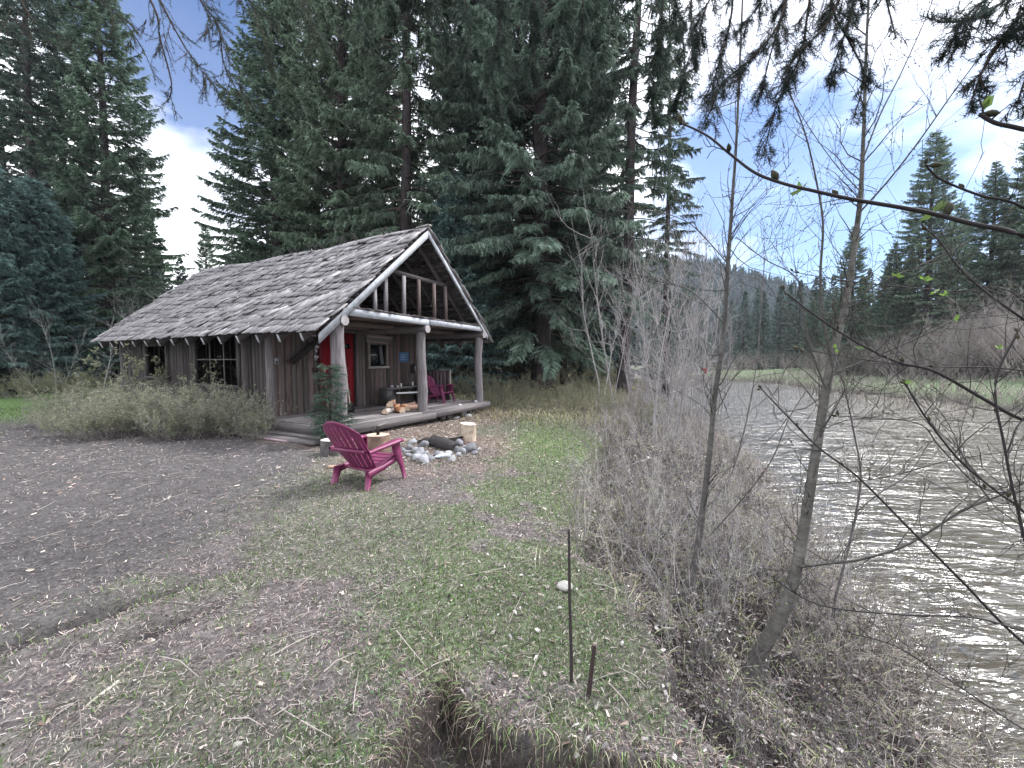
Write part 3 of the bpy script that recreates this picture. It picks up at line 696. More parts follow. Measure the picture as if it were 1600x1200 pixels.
# door
door = MB(); 
for k in range(5): door.box((DX0 + .03 + k * .205 + .1, 2.27, 1.32), (.2, .04, 2.0), col=(1, 1, 1))
d_ = door.build('door', M_red, cabin)
m = MB(); m.box((DX0 + .16, 2.24, 1.05), (.09, .02, .05)); m.tube([(DX0 + .12, 2.2, 1.05), (DX0 + .12, 2.2, 1.2)], .012, 6); m.build('handle', M_iron, d_)
m = MB(); m.box(((DX0 + DX1) / 2 + .28, 2.235, 1.98), (.2, .02, .13), col=(.03, .05, .04)); m.build('pane', M_glass, d_)
m = MB(); m.beam((DX0 - .03, 2.2, .3), (DX0 - .03, 2.2, 2.36), .08, .06, (.13, .02, .025), up=(0, 1, 0)); m.beam((DX1 + .05, 2.2, .3), (DX1 + .05, 2.2, 2.36), .07, .06, wood(.8), up=(0, 1, 0)); m.beam((DX0 - .1, 2.2, 2.38), (DX1 + .12, 2.2, 2.38), .06, .09, wood(.9)); m.build('door_frame', M_wood, cabin)
# front window
m = MB(); m.box((3.18, 2.3, 1.74), (.62, .02, .62)); fw = m.build('window', M_glass, cabin)
m = MB(); c_ = (.24, .2, .18)
m.beam((2.83, 2.22, 1.40), (2.83, 2.22, 2.1), .07, .06, c_, up=(0, 1, 0)); m.beam((3.53, 2.22, 1.35), (3.53, 2.22, 2.1), .07, .06, c_, up=(0, 1, 0))
m.beam((2.76, 2.215, 2.13), (3.62, 2.215, 2.12), .06, .07, c_); m.beam((2.8, 2.21, 1.39), (3.6, 2.21, 1.40), .08, .06, (.32, .3, .29)); m.build('frame', M_woodh, fw)
m = MB(); m.tube([(2.7, 2.2, 2.3), (3.7, 2.2, 2.28)], .06, 8, c_); m.tube([(2.7, 2.21, 2.21), (3.68, 2.21, 2.2)], .05, 8, wood(1.1)); m.build('header_slab', M_woodh, fw, smooth=True)
m = MB(); m.box((3.36, 2.27, 1.75), (.12, .01, .56), Matrix.Rotation(-.12, 3, 'Y'), col=(.13, .13, .14)); m.build('curtain', M_col, fw)
# side windows
for (a0, a1, z0, z1, nm) in ((3.45, 5.35, 1.0, 2.2, 2), (6.95, 8.1, 1.15, 2.0, 0)):
    m = MB(); m.box((.03, (a0 + a1) / 2, (z0 + z1) / 2), (.006, a1 - a0, z1 - z0)); 
    fr = MB(); c_ = (.075, .068, .066)
    for yy in (a0 - .05, a1 + .05): fr.beam((-.05, yy, z0 - .08), (-.05, yy, z1 + .08), .1, .07, c_, up=(1, 0, 0))
    fr.beam((-.055, a0 - .1, z1 + .05), (-.055, a1 + .1, z1 + .05), .07, .1, c_); fr.beam((-.06, a0 - .1, z0 - .04), (-.06, a1 + .1, z0 - .04), .1, .08, c_)
    if nm:
        fr.beam((-.03, a0, 1.62), (-.03, a1, 1.62), .03, .03, (.13, .125, .125))
        for k in (1, 2): yy = a0 + (a1 - a0) * k / 3; fr.beam((-.03, yy, z0), (-.03, yy, z1), .03, .025, (.12, .115, .115), up=(1, 0, 0))
    wi = fr.build('window', M_wood, cabin)
# porch side panel
m = MB()
for k in range(7): m.box((WX + .02, 1.2 + k * .15, .78), (.03, .142, .93), col=np.array([.12, .09, .1]) * r.uniform(.8, 1.2))
m.build('side_panel', M_wood, cabin)
m = MB(); m.beam((WX + .02, 1.12, .3), (WX + .02, 1.12, 1.29), .045, .045, (.33, .31, .26), up=(0, 1, 0)); m.beam((WX + .02, 1.1, 1.27), (WX + .02, 2.3, 1.27), .05, .05, wood(.6)); m.build('side_rail', M_wood, cabin)

# things on the porch wall -----------------------------------------
CR = math.atan2(CAB_X[1], CAB_X[0])
def cthing(name, label, cat, x, y, z, rz=0, group=None): return thing(name, label, cat, cabw(x, y, z), CR + rz, group)
t = cthing('wall_sign', 'small weathered blue sign nailed to the porch wall between window and middle post', 'sign', 4.26, 2.22, 1.7)
m = MB(); m.box((0, 0, 0), (.42, .02, .32), col=(.09, .17, .32)); m.build('board', M_col, t)
m = MB(); rr = np.random.default_rng(3)
for j in range(3):
    x = -.16
    while x < .14:
        l_ = rr.uniform(.02, .06); m.box((x + l_ / 2, -.013, .08 - j * .075 + rr.uniform(-.006, .006)), (l_, .004, .016), col=(.3, .42, .55)); x += l_ + .018
m.build('lettering', M_col, t)
t = cthing('junction_box', 'small pale metal box on the corner board of the porch wall', 'box', .1, 2.2, 1.58)
m = MB(); m.box((0, 0, 0), (.09, .05, .14), col=(.3, .3, .31)); m.build('case', M_col, t); m = MB(); m.box((0, -.028, -.02), (.05, .01, .05), col=(.08, .08, .08)); m.build('cover', M_col, t)
t = cthing('horseshoe', 'rusty horseshoe hung on the wall left of the red door', 'horseshoe', 1.08, 2.2, 1.38)
m = MB(); an = np.linspace(-.7, math.pi + .7, 14); m.tube([(.055 * math.cos(a), 0, -.06 * math.sin(a)) for a in an], .012, 6); m.build('shoe', M_iron, t)
t = cthing('wall_plank', 'dark weathered plank fixed slanting across the wall left of the red door', 'plank', .75, 2.12, 1.85)
m = MB(); m.beam((-.32, 0, -.3), (.42, -.12, .32), .05, .13, (.03, .027, .027)); m.tube([(-.32, 0, -.3), (-.46, 0, -.26)], .02, 6, (.06, .05, .05)); m.build('board', M_wood, t)
t = cthing('bone_chime', 'ragged pale hanging ornament below the left eave corner', 'wind chime', 1.02, 2.05, 1.8)
m = MB(); m.tube([(0, 0, .45), (0, 0, -.1)], .006, 5, (.1, .1, .1)); m.build('cord', M_col, t)
m = MB(); rr = np.random.default_rng(4)
for k in range(26): m.box((rr.normal(0, .035), rr.normal(0, .02), rr.uniform(-.2, .42)), (rr.uniform(.02, .05), .01, rr.uniform(.03, .07)), Matrix.Rotation(rr.uniform(-1, 1), 3, 'Y'), np.array([.5, .5, .54]) * rr.uniform(.5, 1.2))
m.build('shards', M_col, t)
t = cthing('hanging_lantern', 'black lantern hanging on the wall beside the middle post', 'lantern', 4.55, 2.1, 1.35)
m = MB(); m.tube([(0, 0, -.17), (0, 0, -.14), (0, 0, .1), (0, 0, .16)], [.075, .065, .06, .02], 8, (.02, .02, .02)); m.build('body', M_iron, t)
m = MB(); m.tube([(.062, -.02, -.06), (.062, -.02, .05)], .02, 6, (.6, .6, .6)); m.build('glass', M_white, t)
m = MB(); m.tube([(0, 0, .16), (.02, 0, .3), (-.05, 0, .36), (-.12, 0, .33)], .008, 5); m.build('hook', M_iron, t)
# bench with cups
t = cthing('porch_bench', 'low rough plank bench against the porch wall under the window', 'bench', 3.95, 1.9, .3)
m = MB(); m.beam((-.85, 0, .47), (.75, 0, .49), .34, .045, (.17, .165, .165)); m.build('seat', M_woodh, t)
for x in (-.72, .62):
    m = MB(); m.box((x, .02, .22), (.12 if x > 0 else .2, .26, .45), col=(.11, .105, .105)); m.build('leg', M_wood, t)
t = cthing('white_pole', 'long white pole lying along the front of the porch bench', 'pole', 3.95, 1.66, .52)
m = MB(); m.tube([(-.62, 0, .12), (.75, -.02, .07)], .028, 8, (1, 1, 1)); m.build('shaft', M_white, t)
m = MB(); m.tube([(.75, -.02, .07), (.8, -.02, .068)], .034, 8, (1, 1, 1)); m.build('end_cap', M_iron, t)
for x, h_, rr_2, c_, lab in ((-.62, .07, .05, (.35, .33, .4), 'low round cup at the left end of the bench'), (-.38, .05, .045, (.45, .42, .4), 'small jar second from the left on the bench'), (-.23, .11, .022, (.75, .75, .72), 'slim white cup in the middle of the bench'), (.28, .13, .028, (.75, .74, .68), 'tall white cup alone right on the bench')):
    p = cthing('cup', lab, 'cup', 3.95 + x, 1.85, .3 + .5, group='cups on the porch bench')
    m = MB(); m.tube([(0, 0, 0), (0, 0, h_ * .1), (0, 0, h_ * .85), (0, 0, h_)], [rr_2 * .8, rr_2, rr_2, rr_2 * .9], 10, c_); m.build('vessel', M_col, p, smooth=False)
    m = MB(); m.tube([(rr_2 * .9, 0, h_ * .8), (rr_2 * 1.6, 0, h_ * .6), (rr_2 * .9, 0, h_ * .25)], .005, 5, c_); m.build('handle', M_col, p)
t = cthing('wicker_basket', 'dark round basket on the deck at the left end of the bench', 'basket', 3.05, 1.62, .31)
m = MB(); m.tube([(0, 0, 0), (0, 0, .1), (0, 0, .2), (0, 0, .25)], [.11, .15, .16, .14], 12, (.07, .065, .062), wob=.05); m.build('body', M_twig, t)
m = MB(); m.tube([(-.14, 0, .24), (-.08, 0, .36), (.08, 0, .36), (.14, 0, .24)], .01, 6, (.16, .15, .14)); m.build('handle', M_twig, t)
# shovel by the door
t = cthing('shovel', 'long-handled shovel leaning beside the front post in front of the door', 'shovel', 1.32, 1.25, .3)
m = MB(); m.tube([(0, 0, .22), (-.06, .1, 1.25)], .017, 7, (.5, .45, .42)); m.build('handle', M_wood, t)
m = MB(); m.box((.012, -.02, .12), (.2, .02, .26), Matrix.Rotation(.1, 3, 'X'), (.05, .05, .05), taper=.8); m.build('blade', M_iron, t)
t = cthing('walking_stick', 'thin pale stick upright left of the front post', 'stick', .75, 1.3, .3)
m = MB(); m.tube([(0, 0, 0), (-.02, .05, .6), (-.01, .1, 1.12)], [.014, .013, .01], 6, (.35, .27, .22)); m.build('rod', M_wood, t)
# firewood on the deck
rr = np.random.default_rng(12)
for k, (x, y, z, az, ln, lab, c_) in enumerate(((1.75, .42, .32, .4, .46, 'pale split log leftmost in the firewood row', (.55, .5, .46)), (2.02, .33, .32, 1.2, .4, 'orange split log second from the left on the deck edge', (.48, .24, .14)), (2.12, .62, .33, .2, .45, 'reddish split log at the back of the firewood row', (.4, .22, .15)), (2.4, .48, .32, 1.0, .42, 'orange-brown split log in the middle of the firewood row', (.44, .23, .14)), (2.72, .62, .33, .3, .5, 'dark barked log behind the middle porch post', (.2, .13, .1)), (2.62, .38, .32, -.5, .34, 'short log with pale cut face nearest the middle post', (.5, .33, .25)), (1.95, .5, .47, .6, .4, 'split log lying on top of the firewood row', (.42, .25, .18)))):
    p = cthing('firewood_log', lab, 'firewood', x, y, z, az, 'split firewood on the porch deck')
    m = MB(); a_ = np.array([(0, .0), (.14, .0), (.16, .05), (.1, .12), (.02, .13)]) * rr.uniform(.85, 1.15)
    V = [(-ln / 2, u_ - .07, v_) for u_, v_ in a_] + [(ln / 2, u_ - .07 + rr.normal(0, .01), v_ + rr.normal(0, .01)) for u_, v_ in a_]
    m.add(V, [(i, (i + 1) % 5, 5 + (i + 1) % 5, 5 + i) for i in range(5)], np.vstack([np.array(c_) * rr.uniform(.7, 1.1, (5, 1))] * 2)); m.build('split_wood', M_woodh, p)
    m = MB(); m.add([V[i] for i in range(5)], [(4, 3, 2, 1, 0)], (.5, .38, .28)); m.build('cut_face', M_endgrain, p); m = MB(); m.add([(V[5 + i][0] + .001, V[5 + i][1], V[5 + i][2]) for i in range(5)], [(0, 1, 2, 3, 4)], (.5, .38, .28)); m.build('cut_face', M_endgrain, p)

# ------------------------------------------------------------------ adirondack chairs
def adirondack(label):
    t = thing('adirondack_chair', label, 'chair', group='magenta plastic garden chairs')
    def sheet(fn, nu, nv, keep, th, name):
        V = []; 
        for j in range(nv + 1):
            for i in range(nu + 1): V.append(fn(i / nu * 2 - 1, j / nv))
        fs = [(j * (nu + 1) + i, j * (nu + 1) + i + 1, (j + 1) * (nu + 1) + i + 1, (j + 1) * (nu + 1) + i) for j in range(nv) for i in range(nu) if keep(i, j)]
        m = MB(); m.add(V, fs); o = m.build(name, M_plastic, t, smooth=False)
        md = o.modifiers.new('thick', 'SOLIDIFY'); md.thickness = th; md.offset = 0
        return o
    def fb(u, v):
        s = v * (1 - .20 * abs(u) ** 2.4); x = u * (.215 + .085 * math.sin(min(s, 1) * 2.1)); 
        return (x, -.17 - .44 * s + .055 * u * u * (1) - .02, .20 + .66 * s - .10 * s * (1 - s))
    sheet(fb, 35, 28, lambda i, j: not (i % 5 == 2 and i not in (2, 32) and (2 <= j <= 12 or 15 <= j <= 25)) and not (i in (2, 32) and (4 <= j <= 12 or 15 <= j <= 21)), .009, 'backrest')
    def fs_(u, v):
        y = -.2 + .43 * v; return (u * (.235 + .035 * v), y, .2 + .155 * v - .02 * math.cos(u * 1.4) - max(0, v - .9) * .6)
    sheet(fs_, 12, 30, lambda i, j: not (j % 5 == 4 and 0 < i < 11), .016, 'seat')
    for sx in (-1, 1):
        m = MB(); pts = [(-.38, .475), (-.26, .495), (-.05, .52), (.13, .54), (.21, .535)]; ws = [.04, .075, .11, .125, .09]
        for (a, b, wa, wb) in zip(pts[:-1], pts[1:], ws[:-1], ws[1:]):
            V = []
            for (p, w_) in ((a, wa), (b, wb)):
                for (q, z) in ((-1, -.03), (-1, .0), (0, .012), (1, 0), (1, -.03)): V.append((sx * .325 + q * w_ * .5, p[0], p[1] + z))
            m.add(V, [(i, i + 5, i + 6, i + 1) for i in range(4)] + [(0, 4, 9, 5)])
        m.add([(sx * .325 + q * .045, .21, z) for q, z in ((-1, .505), (1, .505), (1, .535), (-1, .535))], [(0, 1, 2, 3)])
        m.build('armrest', M_plastic, t)
        # front leg: broad tapering plank flaring forward
        m = MB(); prof = [(.08, .235, .515), (.10, .24, .40), (.14, .25, .30), (.235, .275, .16), (.30, .33, 0)]
        prof = [(.04, .19, .515), (.07, .20, .40), (.11, .22, .31), (.19, .25, .16), (.235, .28, 0)]
        V = []
        for (y0, y1, z) in prof:
            for (xx, yy) in ((-.014, y0), (.014, y0), (.014, y1), (-.014, y1)): V.append((sx * (.30 + (.515 - z) * .06) + xx, yy, z))
        f_ = []
        for k in range(4): f_ += [(k * 4 + i, k * 4 + (i + 1) % 4, k * 4 + 4 + (i + 1) % 4, k * 4 + 4 + i) for i in range(4)]
        f_ += [(0, 1, 2, 3), (19, 18, 17, 16)]; m.add(V, f_)
        V = []
        for (y0, y1, z) in prof:
            for (xx, yy) in ((-.045, y1 - .012), (0, y1 - .012), (0, y1), (-.045, y1)): V.append((sx * (.30 + (.515 - z) * .06) + sx * xx, yy, z))
        m.add(V, f_); m.build('leg', M_plastic, t)
        # side rail sweeping down into the rear leg
        m = MB(); cv = [(.21, .325, .05), (.1, .29, .055), (-.1, .245, .06), (-.25, .235, .075), (-.36, .22, .10)]; V = []
        for (y, z, hgt_) in cv:
            for (xx, dz) in ((-.012, -hgt_), (.03, -hgt_), (.03, .0), (-.012, .0)): V.append((sx * .265 + sx * xx, y, z + dz))
        f_ = []
        for k in range(len(cv) - 1): f_ += [(k * 4 + i, k * 4 + (i + 1) % 4, k * 4 + 4 + (i + 1) % 4, k * 4 + 4 + i) for i in range(4)]
        m.add(V, f_ + [(0, 1, 2, 3)]); m.build('side_rail', M_plastic, t)
        m = MB(); prof = [(-.35, -.25, .235), (-.365, -.29, .14), (-.395, -.345, 0)]; V = []
        for (y0, y1, z) in prof:
            for (xx, yy) in ((-.018, y0), (.04, y0), (.022, y1), (-.018, y1)): V.append((sx * (.255 + (.235 - z) * .08) + sx * xx, yy, z))
        f_ = []
        for k in range(2): f_ += [(k * 4 + i, k * 4 + (i + 1) % 4, k * 4 + 4 + (i + 1) % 4, k * 4 + 4 + i) for i in range(4)]
        m.add(V, f_ + [(0, 1, 2, 3), (11, 10, 9, 8)]); m.build('leg', M_plastic, t)
    m = MB(); m.beam((-.27, -.41, .47), (.27, -.41, .47), .02, .045); m.build('back_brace', M_plastic, t)
    return t
ch1 = adirondack('magenta plastic adirondack chair on the grass facing the fire pit')
cp = (onz(560, 762, 0)); ch1.location = (-1.86, 5.36, H1(-1.86, 5.36) + .01); ch1.rotation_euler = (0, 0, rad(-25)); ch1.scale = (1.0,) * 3
dup(ch1, cabw(4.55, .95, .305), CR + rad(180 + 8), 1.0, 'magenta adirondack chair on the porch half hidden by the middle post')

# ------------------------------------------------------------------ stumps, rocks, fire pit
def cyl_log(name, label, cat, p, rd, h, col, seed, tilt=(0, 0), face=(.5, .4, .3), group=None, rz=0):
    rr = np.random.default_rng(seed); t = thing(name, label, cat, p, rz, group); t.rotation_euler = (tilt[0], tilt[1], rz)
    m = MB(); n = 18; zz = np.linspace(0, h, 6); k = 1 + rr.normal(0, .05, n)
    an = np.arange(n) / n * 6.283; V = []; C = []
    for z in zz:
        for j in range(n): q = rd * k[j] * (1.08 - .08 * z / h) * (1 + rr.normal(0, .012)); V.append((q * math.cos(an[j]), q * math.sin(an[j]), z)); C.append(np.array(col) * rr.uniform(.6, 1.3))
    fs = [(i * n + j, i * n + (j + 1) % n, (i + 1) * n + (j + 1) % n, (i + 1) * n + j) for i in range(5) for j in range(n)]
    m.add(V, fs, np.array(C)); m.build('bark', M_bark, t)
    m = MB()
    top = [V[5 * n + j] for j in range(n)] + [(0, 0, h + .004)]
    m.add(top, [(j, (j + 1) % n, n) for j in range(n)], np.array([np.array(face) * rr.uniform(.75, 1.15) for _ in range(n + 1)])); m.build('cut_face', M_endgrain, t)
    return t
st = cyl_log('chopping_stump', 'chopping stump with a blade stuck in its top behind the chair', 'stump', gz(-2.32, 7.0, -.02), .19, .34, (.2, .14, .11), 1, face=(.52, .4, .32))
ax = thing('hatchet', 'small iron hatchet stuck upright in the chopping stump', 'hatchet', gz(-2.30, 6.96, .33)); 
m = MB(); m.beam((0, 0, -.02), (.01, 0, .15), .05, .02, (1, 1, 1), up=(0, 1, 0)); m.build('blade', M_iron, ax)
m = MB(); m.tube([(.0, 0, .15), (.16, .02, .2)], .013, 6, (.3, .28, .26)); m.build('handle', M_wood, ax)
cyl_log('log_stool', 'short grey log round standing left of the purple chair', 'log', gz(-3.02, 6.8, -.02), .17, .27, (.11, .10, .10), 2, face=(.6, .58, .55))
cyl_log('log_stool', 'pale split log round standing tilted behind the fire ring', 'log', gz(-.92, 8.25, 0), .155, .36, (.42, .35, .28), 3, tilt=(.05, .1), face=(.55, .47, .4))
def rock_mesh(seed, name='stone'):
    rr = np.random.default_rng(seed); bm_ = []
    nu, nv = 14, 9; V = []; 
    ks = [(U(rr.normal(0, 1, 3)), rr.uniform(.5, .9)) for _ in range(10)]
    for j in range(nv + 1):
        ph = j / nv * math.pi
        for i in range(nu):
            d = np.array([math.sin(ph) * math.cos(i / nu * 6.283), math.sin(ph) * math.sin(i / nu * 6.283), math.cos(ph)]); q = 1.0
            for k_, c_ in ks:
                dt = d @ k_
                if dt * q > c_: q = c_ / dt
            V.append(d * q * (1 + rr.normal(0, .012)))
    fs = [(j * nu + i, (j + 1) * nu + i, (j + 1) * nu + (i + 1) % nu, j * nu + (i + 1) % nu) for j in range(nv) for i in range(nu)]
    return np.array(V), fs
RK = [rock_mesh(s) for s in range(60, 68)]
def rock(label, p, size, seed, col=(.34, .345, .37), group=None, sink=.25, name='stone'):
    rr = np.random.default_rng(seed); V, fs = RK[seed % 8]; m = MB()
    m.add(V * np.array(size), fs, np.array(col) * rr.uniform(.8, 1.15)); o = m.build(name, M_rock)
    o.location = (p[0], p[1], p[2] + size[2] * (1 - 2 * (.36 if group else sink))); o.rotation_euler = (rr.uniform(-.2, .2), rr.uniform(-.2, .2), rr.uniform(0, 6)); tag(o, label, 'stone', group); return o
rk = np.random.default_rng(77); GR = 'stones of the fire ring'
ring = [(628, 702, .085), (640, 699, .08), (650, 704, .075), (656, 708, .09), (662, 696, .11), (648, 712, .07), (638, 710, .065), (672, 716, .09), (683, 709, .075), (690, 712, .08), (700, 707, .08), (712, 700, .1), (722, 703, .09), (735, 699, .13), (730, 694, .09), (718, 692, .1), (706, 715, .085), (664, 720, .10), (652, 716, .08), (622, 706, .07), (700, 690, .08), (645, 692, .09), (636, 705, .06), (716, 708, .07), (742, 703, .06), (667, 708, .06)]
for i, (px, py, s_) in enumerate(ring):
    p = onz(px, py, .04); z = H1(p.x, p.y)
    lab = 'rounded grey stone in the ring round the fire pit'
    if i == 13: lab = 'largest pale stone at the right end of the fire ring'
    if i == 17: lab = 'flat white stone at the very front of the fire ring'
    rock(lab, (p.x, p.y, z), (s_ * rk.uniform(1.0, 1.3), s_ * rk.uniform(.85, 1.15), s_ * rk.uniform(.75, 1.1)), 100 + i, col=(.30, .305, .325) if rk.random() > .45 else (.17, .17, .185), group=GR)
p = onz(692, 714, .02); rock('long flat slab stone at the front of the fire pit', (p.x, p.y, H1(p.x, p.y)), (.26, .09, .05), 131, (.36, .38, .4))
for px, py, s3, lab, sd_ in ((697, 655, (.2, .14, .11), 'angular pale rock in front of the porch rim', 201), (712, 655, (.16, .12, .07), 'low flat rock next to the angular rock by the porch', 202), (724, 650, (.15, .12, .12), 'pointed grey rock near the right porch post', 203), (733, 652, (.12, .1, .07), 'small dark rock right of the pointed one by the porch', 204), (749, 703, (.06, .05, .03), 'little stone lying apart right of the fire ring', 205), (882, 922, (.075, .06, .04), 'whitish stone among the roots at the bank edge', 206), (630, 662, (.06, .05, .03), 'small stone on the bare soil under the deck rim', 207), (371, 1168, (.028, .02, .014), 'small pale pebble on the grass at the bottom edge', 208), (541, 1010, (.02, .016, .012), 'tiny white pebble in the middle of the foreground turf', 209)):
    p = ground(px, py); rock(lab, p, s3, sd_, (.33, .32, .30) if 'whit' in lab or 'pale' in lab else (.36, .36, .38))
# pebbles on deck
p = cabw(WX - .15, .02, .3); rock('small white stone on the deck beside the right post', p, (.07, .06, .05), 211, (.55, .55, .55))
p = cabw(4.05, -.08, .3); rock('small white stone on the front edge of the deck', p, (.07, .05, .035), 212, (.55, .55, .55))
# charred logs
FZ = H1(*FIRE)
def charred(label, a, b, r0, sd_):
    rr = np.random.default_rng(sd_); t = thing('charred_log', label, 'log', a, 0, 'burnt logs in the fire pit'); d = Vector(b) - Vector(a)
    m = MB(); m.tube([d * k for k in (0, .3, .7, 1)], [r0 * .9, r0, r0 * 1.02, r0 * .85], 9, wob=.09, rng=rr, cap=False); m.build('wood', M_char, t)
    m = MB(); m.tube([d * 1.0, d * 1.01], [r0 * .84, r0 * .8], 9, (1, 1, 1)); m.tube([d * -.01, d * 0.0], [r0 * .84, r0 * .88], 9); m.build('cut_face', M_char, t)
pA = at(676, 690, 7.65); pB = at(712, 706, 7.25)
charred('thick blackened log slanting across the front of the fire pit', at(677, 688, 7.6), at(711, 702, 7.2), .13, 3)
charred('thin burnt log end at the back left of the fire pit', at(655, 694, 7.75), at(668, 690, 7.6), .09, 4)
charred('charred stick low in the fire pit under the thick log', at(664, 704, 7.6), at(692, 703, 7.5), .06, 5)
t = thing('steel_sheet', 'dark steel sheet standing on edge at the back of the fire pit', 'steel sheet', (0, 0, 0)); m = MB()
a = at(686, 691, 8.0); b = at(724, 686, 8.1); 
V = [a + Vector((0, 0, -.12)), b + Vector((0, 0, -.15)), b + Vector((0, 0, .06)), a + Vector((0, 0, .05))]; m.add([tuple(v) for v in V] + [(v.x, v.y + .012, v.z) for v in V], [(0, 1, 2, 3), (7, 6, 5, 4), (0, 4, 5, 1), (1, 5, 6, 2), (2, 6, 7, 3), (3, 7, 4, 0)]); m.build('plate', M_iron, t)
m = MB(); m.beam(a + Vector((0, .0, .055)), b + Vector((0, .0, .065)), .03, .012, (.3, .26, .24)); m.build('folded_edge', M_wood, t)
t = thing('split_stick', 'short splintered board upright at the right of the fire pit', 'stick', at(727, 701, 7.75)); m = MB(); m.beam((0, 0, -.1), (-.04, 0, .2), .06, .025, (.12, .08, .07), up=(0, 1, 0)); m.beam((.03, 0, -.1), (.02, .01, .1), .04, .02, (.16, .1, .09), up=(0, 1, 0)); m.build('board', M_wood, t)
# boards on the ground
t = thing('ground_board', 'flat faded pink board lying on the dirt by the porch step', 'board', (0, 0, 0)); m = MB()
V = [onz(412, 686, .03), onz(445, 691, .03), onz(475, 684, .03), onz(441, 679, .03)]; V = [Vector((v.x, v.y, H1(v.x, v.y) + .03)) for v in V]
m.add([tuple(v) for v in V] + [(v.x, v.y, v.z - .03) for v in V], [(0, 1, 2, 3), (7, 6, 5, 4), (0, 4, 5, 1), (1, 5, 6, 2), (2, 6, 7, 3), (3, 7, 4, 0)], (.4, .3, .33)); m.build('panel', M_woodh, t)
t = thing('wood_slab', 'tan bark slab on the ground left of the chair', 'wood slab', gz(-2.62, 5.95, .02), .4); m = MB(); m.box((0, 0, 0), (.2, .09, .025), Matrix.Rotation(.1, 3, 'Y'), (.36, .25, .19), taper=.7); m.build('slab', M_woodh, t)
t = thing('wood_lath', 'pale narrow lath lying on the foreground grass', 'lath', (0, 0, 0)); m = MB(); a = ground(138, 1104); b = ground(186, 1068); m.beam(a + Vector((0, 0, .012)), b + Vector((0, 0, .014)), .013, .008, (.55, .52, .45)); m.build('strip', M_wood, t)
for k, (px, py, sz, lab) in enumerate(((47, 893, .05, 'light bark chip on the dark dirt at the left'), (370, 760, .06, 'round tan wood chip on the dirt left of the chair'), (110, 762, .05, 'small pale chip on the far dirt at the left'), (330, 922, .05, 'pale flake of wood at the edge of the grass'), (236, 1005, .04, 'small square wood chip in the near grass'), (112, 1065, .05, 'broken chip beside the pale lath'), (408, 1072, .04, 'chip of wood in the near turf'))):
    p = ground(px, py); t = thing('wood_chip', lab, 'wood chip', p + Vector((0, 0, .012)), k, 'chips scattered on the dirt'); m = MB(); m.box((0, 0, 0), (sz, sz * .5, .008), Matrix.Rotation(.12, 3, 'X'), (.45, .4, .34), taper=.8); m.build('chip', M_wood, t)
# cut stakes on the bank
t = thing('thin_stake', 'tall thin dark dead stem standing upright at the bank edge', 'stake', (0, 0, 0)); m = MB(); a = at(893, 1030, 1.95); m.tube([a + Vector((0, 0, -.2)), a, at(890, 940, 1.96), at(889, 829, 1.97)], [.010, .009, .008, .006], 7, (.05, .042, .042), wob=.06); m.build('stem', M_twig, t)
m = MB(); m.tube([at(889, 829, 1.97), at(889, 826, 1.97)], [.006, .004], 7, (.1, .09, .08)); m.build('broken_tip', M_twig, t)
t = thing('cut_stub', 'short thick reddish cut stub beside the tall thin stake', 'stub', (0, 0, 0)); m = MB(); m.tube([at(920, 1085, 1.86), at(925, 1040, 1.87), at(929, 1008, 1.88)], [.012, .0105, .0095], 8, (.05, .035, .035)); m.build('stem', M_twig, t); m = MB(); m.tube([at(929, 1008, 1.88), at(929.4, 1005, 1.88)], [.0095, .009], 8, (.25, .2, .18)); m.build('cut_face', M_endgrain, t)

# ------------------------------------------------------------------ bare saplings by pixel traced stems at their real distance
def cpath(pts, Y0_, Y1_=None):
    Y1_ = Y0_ if Y1_ is None else Y1_; n = len(pts); return [at(p[0], p[1], Y0_ + (Y1_ - Y0_) * i / max(1, n - 1)) for i, p in enumerate(pts)]
def smooth_path(P, k=5):
    P = np.array([tuple(p) for p in P]); 
    if len(P) < 3: return P
    out_ = []; 
    for i in range(len(P) - 1):
        p0 = P[max(i - 1, 0)]; p1 = P[i]; p2 = P[i + 1]; p3 = P[min(i + 2, len(P) - 1)]
        for j in range(k):
            t = j / k; out_.append(.5 * ((2 * p1) + (-p0 + p2) * t + (2 * p0 - 5 * p1 + 4 * p2 - p3) * t * t + (-p0 + 3 * p1 - 3 * p2 + p3) * t ** 3))
    out_.append(P[-1]); return np.array(out_)
TW_MIN = [.0011]
def twigs_on(tw, P, rr, n, ln, r0, col, depth=2, updir=.4, buds=None, spread=1.0):
    """random side twigs along a path P (array)"""
    P = np.asarray(P); m = len(P)
    for q in range(n):
        k = rr.uniform(.1, .98) * (m - 1); i = int(k); p = P[i] + (P[min(i + 1, m - 1)] - P[i]) * (k - i)
        T = U(P[min(i + 1, m - 1)] - P[max(i - 1, 0)]); d = U(T * .8 + rr.normal(0, 1, 3) * spread * .8 + np.array([0, 0, updir]))
        l = ln * rr.uniform(.35, 1.1); sg = 5; pts = [p]; dd = d.copy()
        for s in range(sg): dd = U(dd + rr.normal(0, .18, 3) + np.array([0, 0, updir * .12])); pts.append(pts[-1] + dd * l / sg)
        pts = np.array(pts); rs = np.maximum(r0 * (1 - np.arange(sg + 1) / (sg + .5)), TW_MIN[0])
        tw.sticks(pts[:-1], pts[1:], rs[:-1], rs[1:], col)
        if buds is not None:
            for s in range(1, sg + 1):
                if rr.random() < .55: buds.append((pts[s], dd))
        if depth > 1: twigs_on(tw, pts, rr, max(1, int(3 * rr.random() + 1)), l * .5, r0 * .55, col, depth - 1, updir, buds, spread)
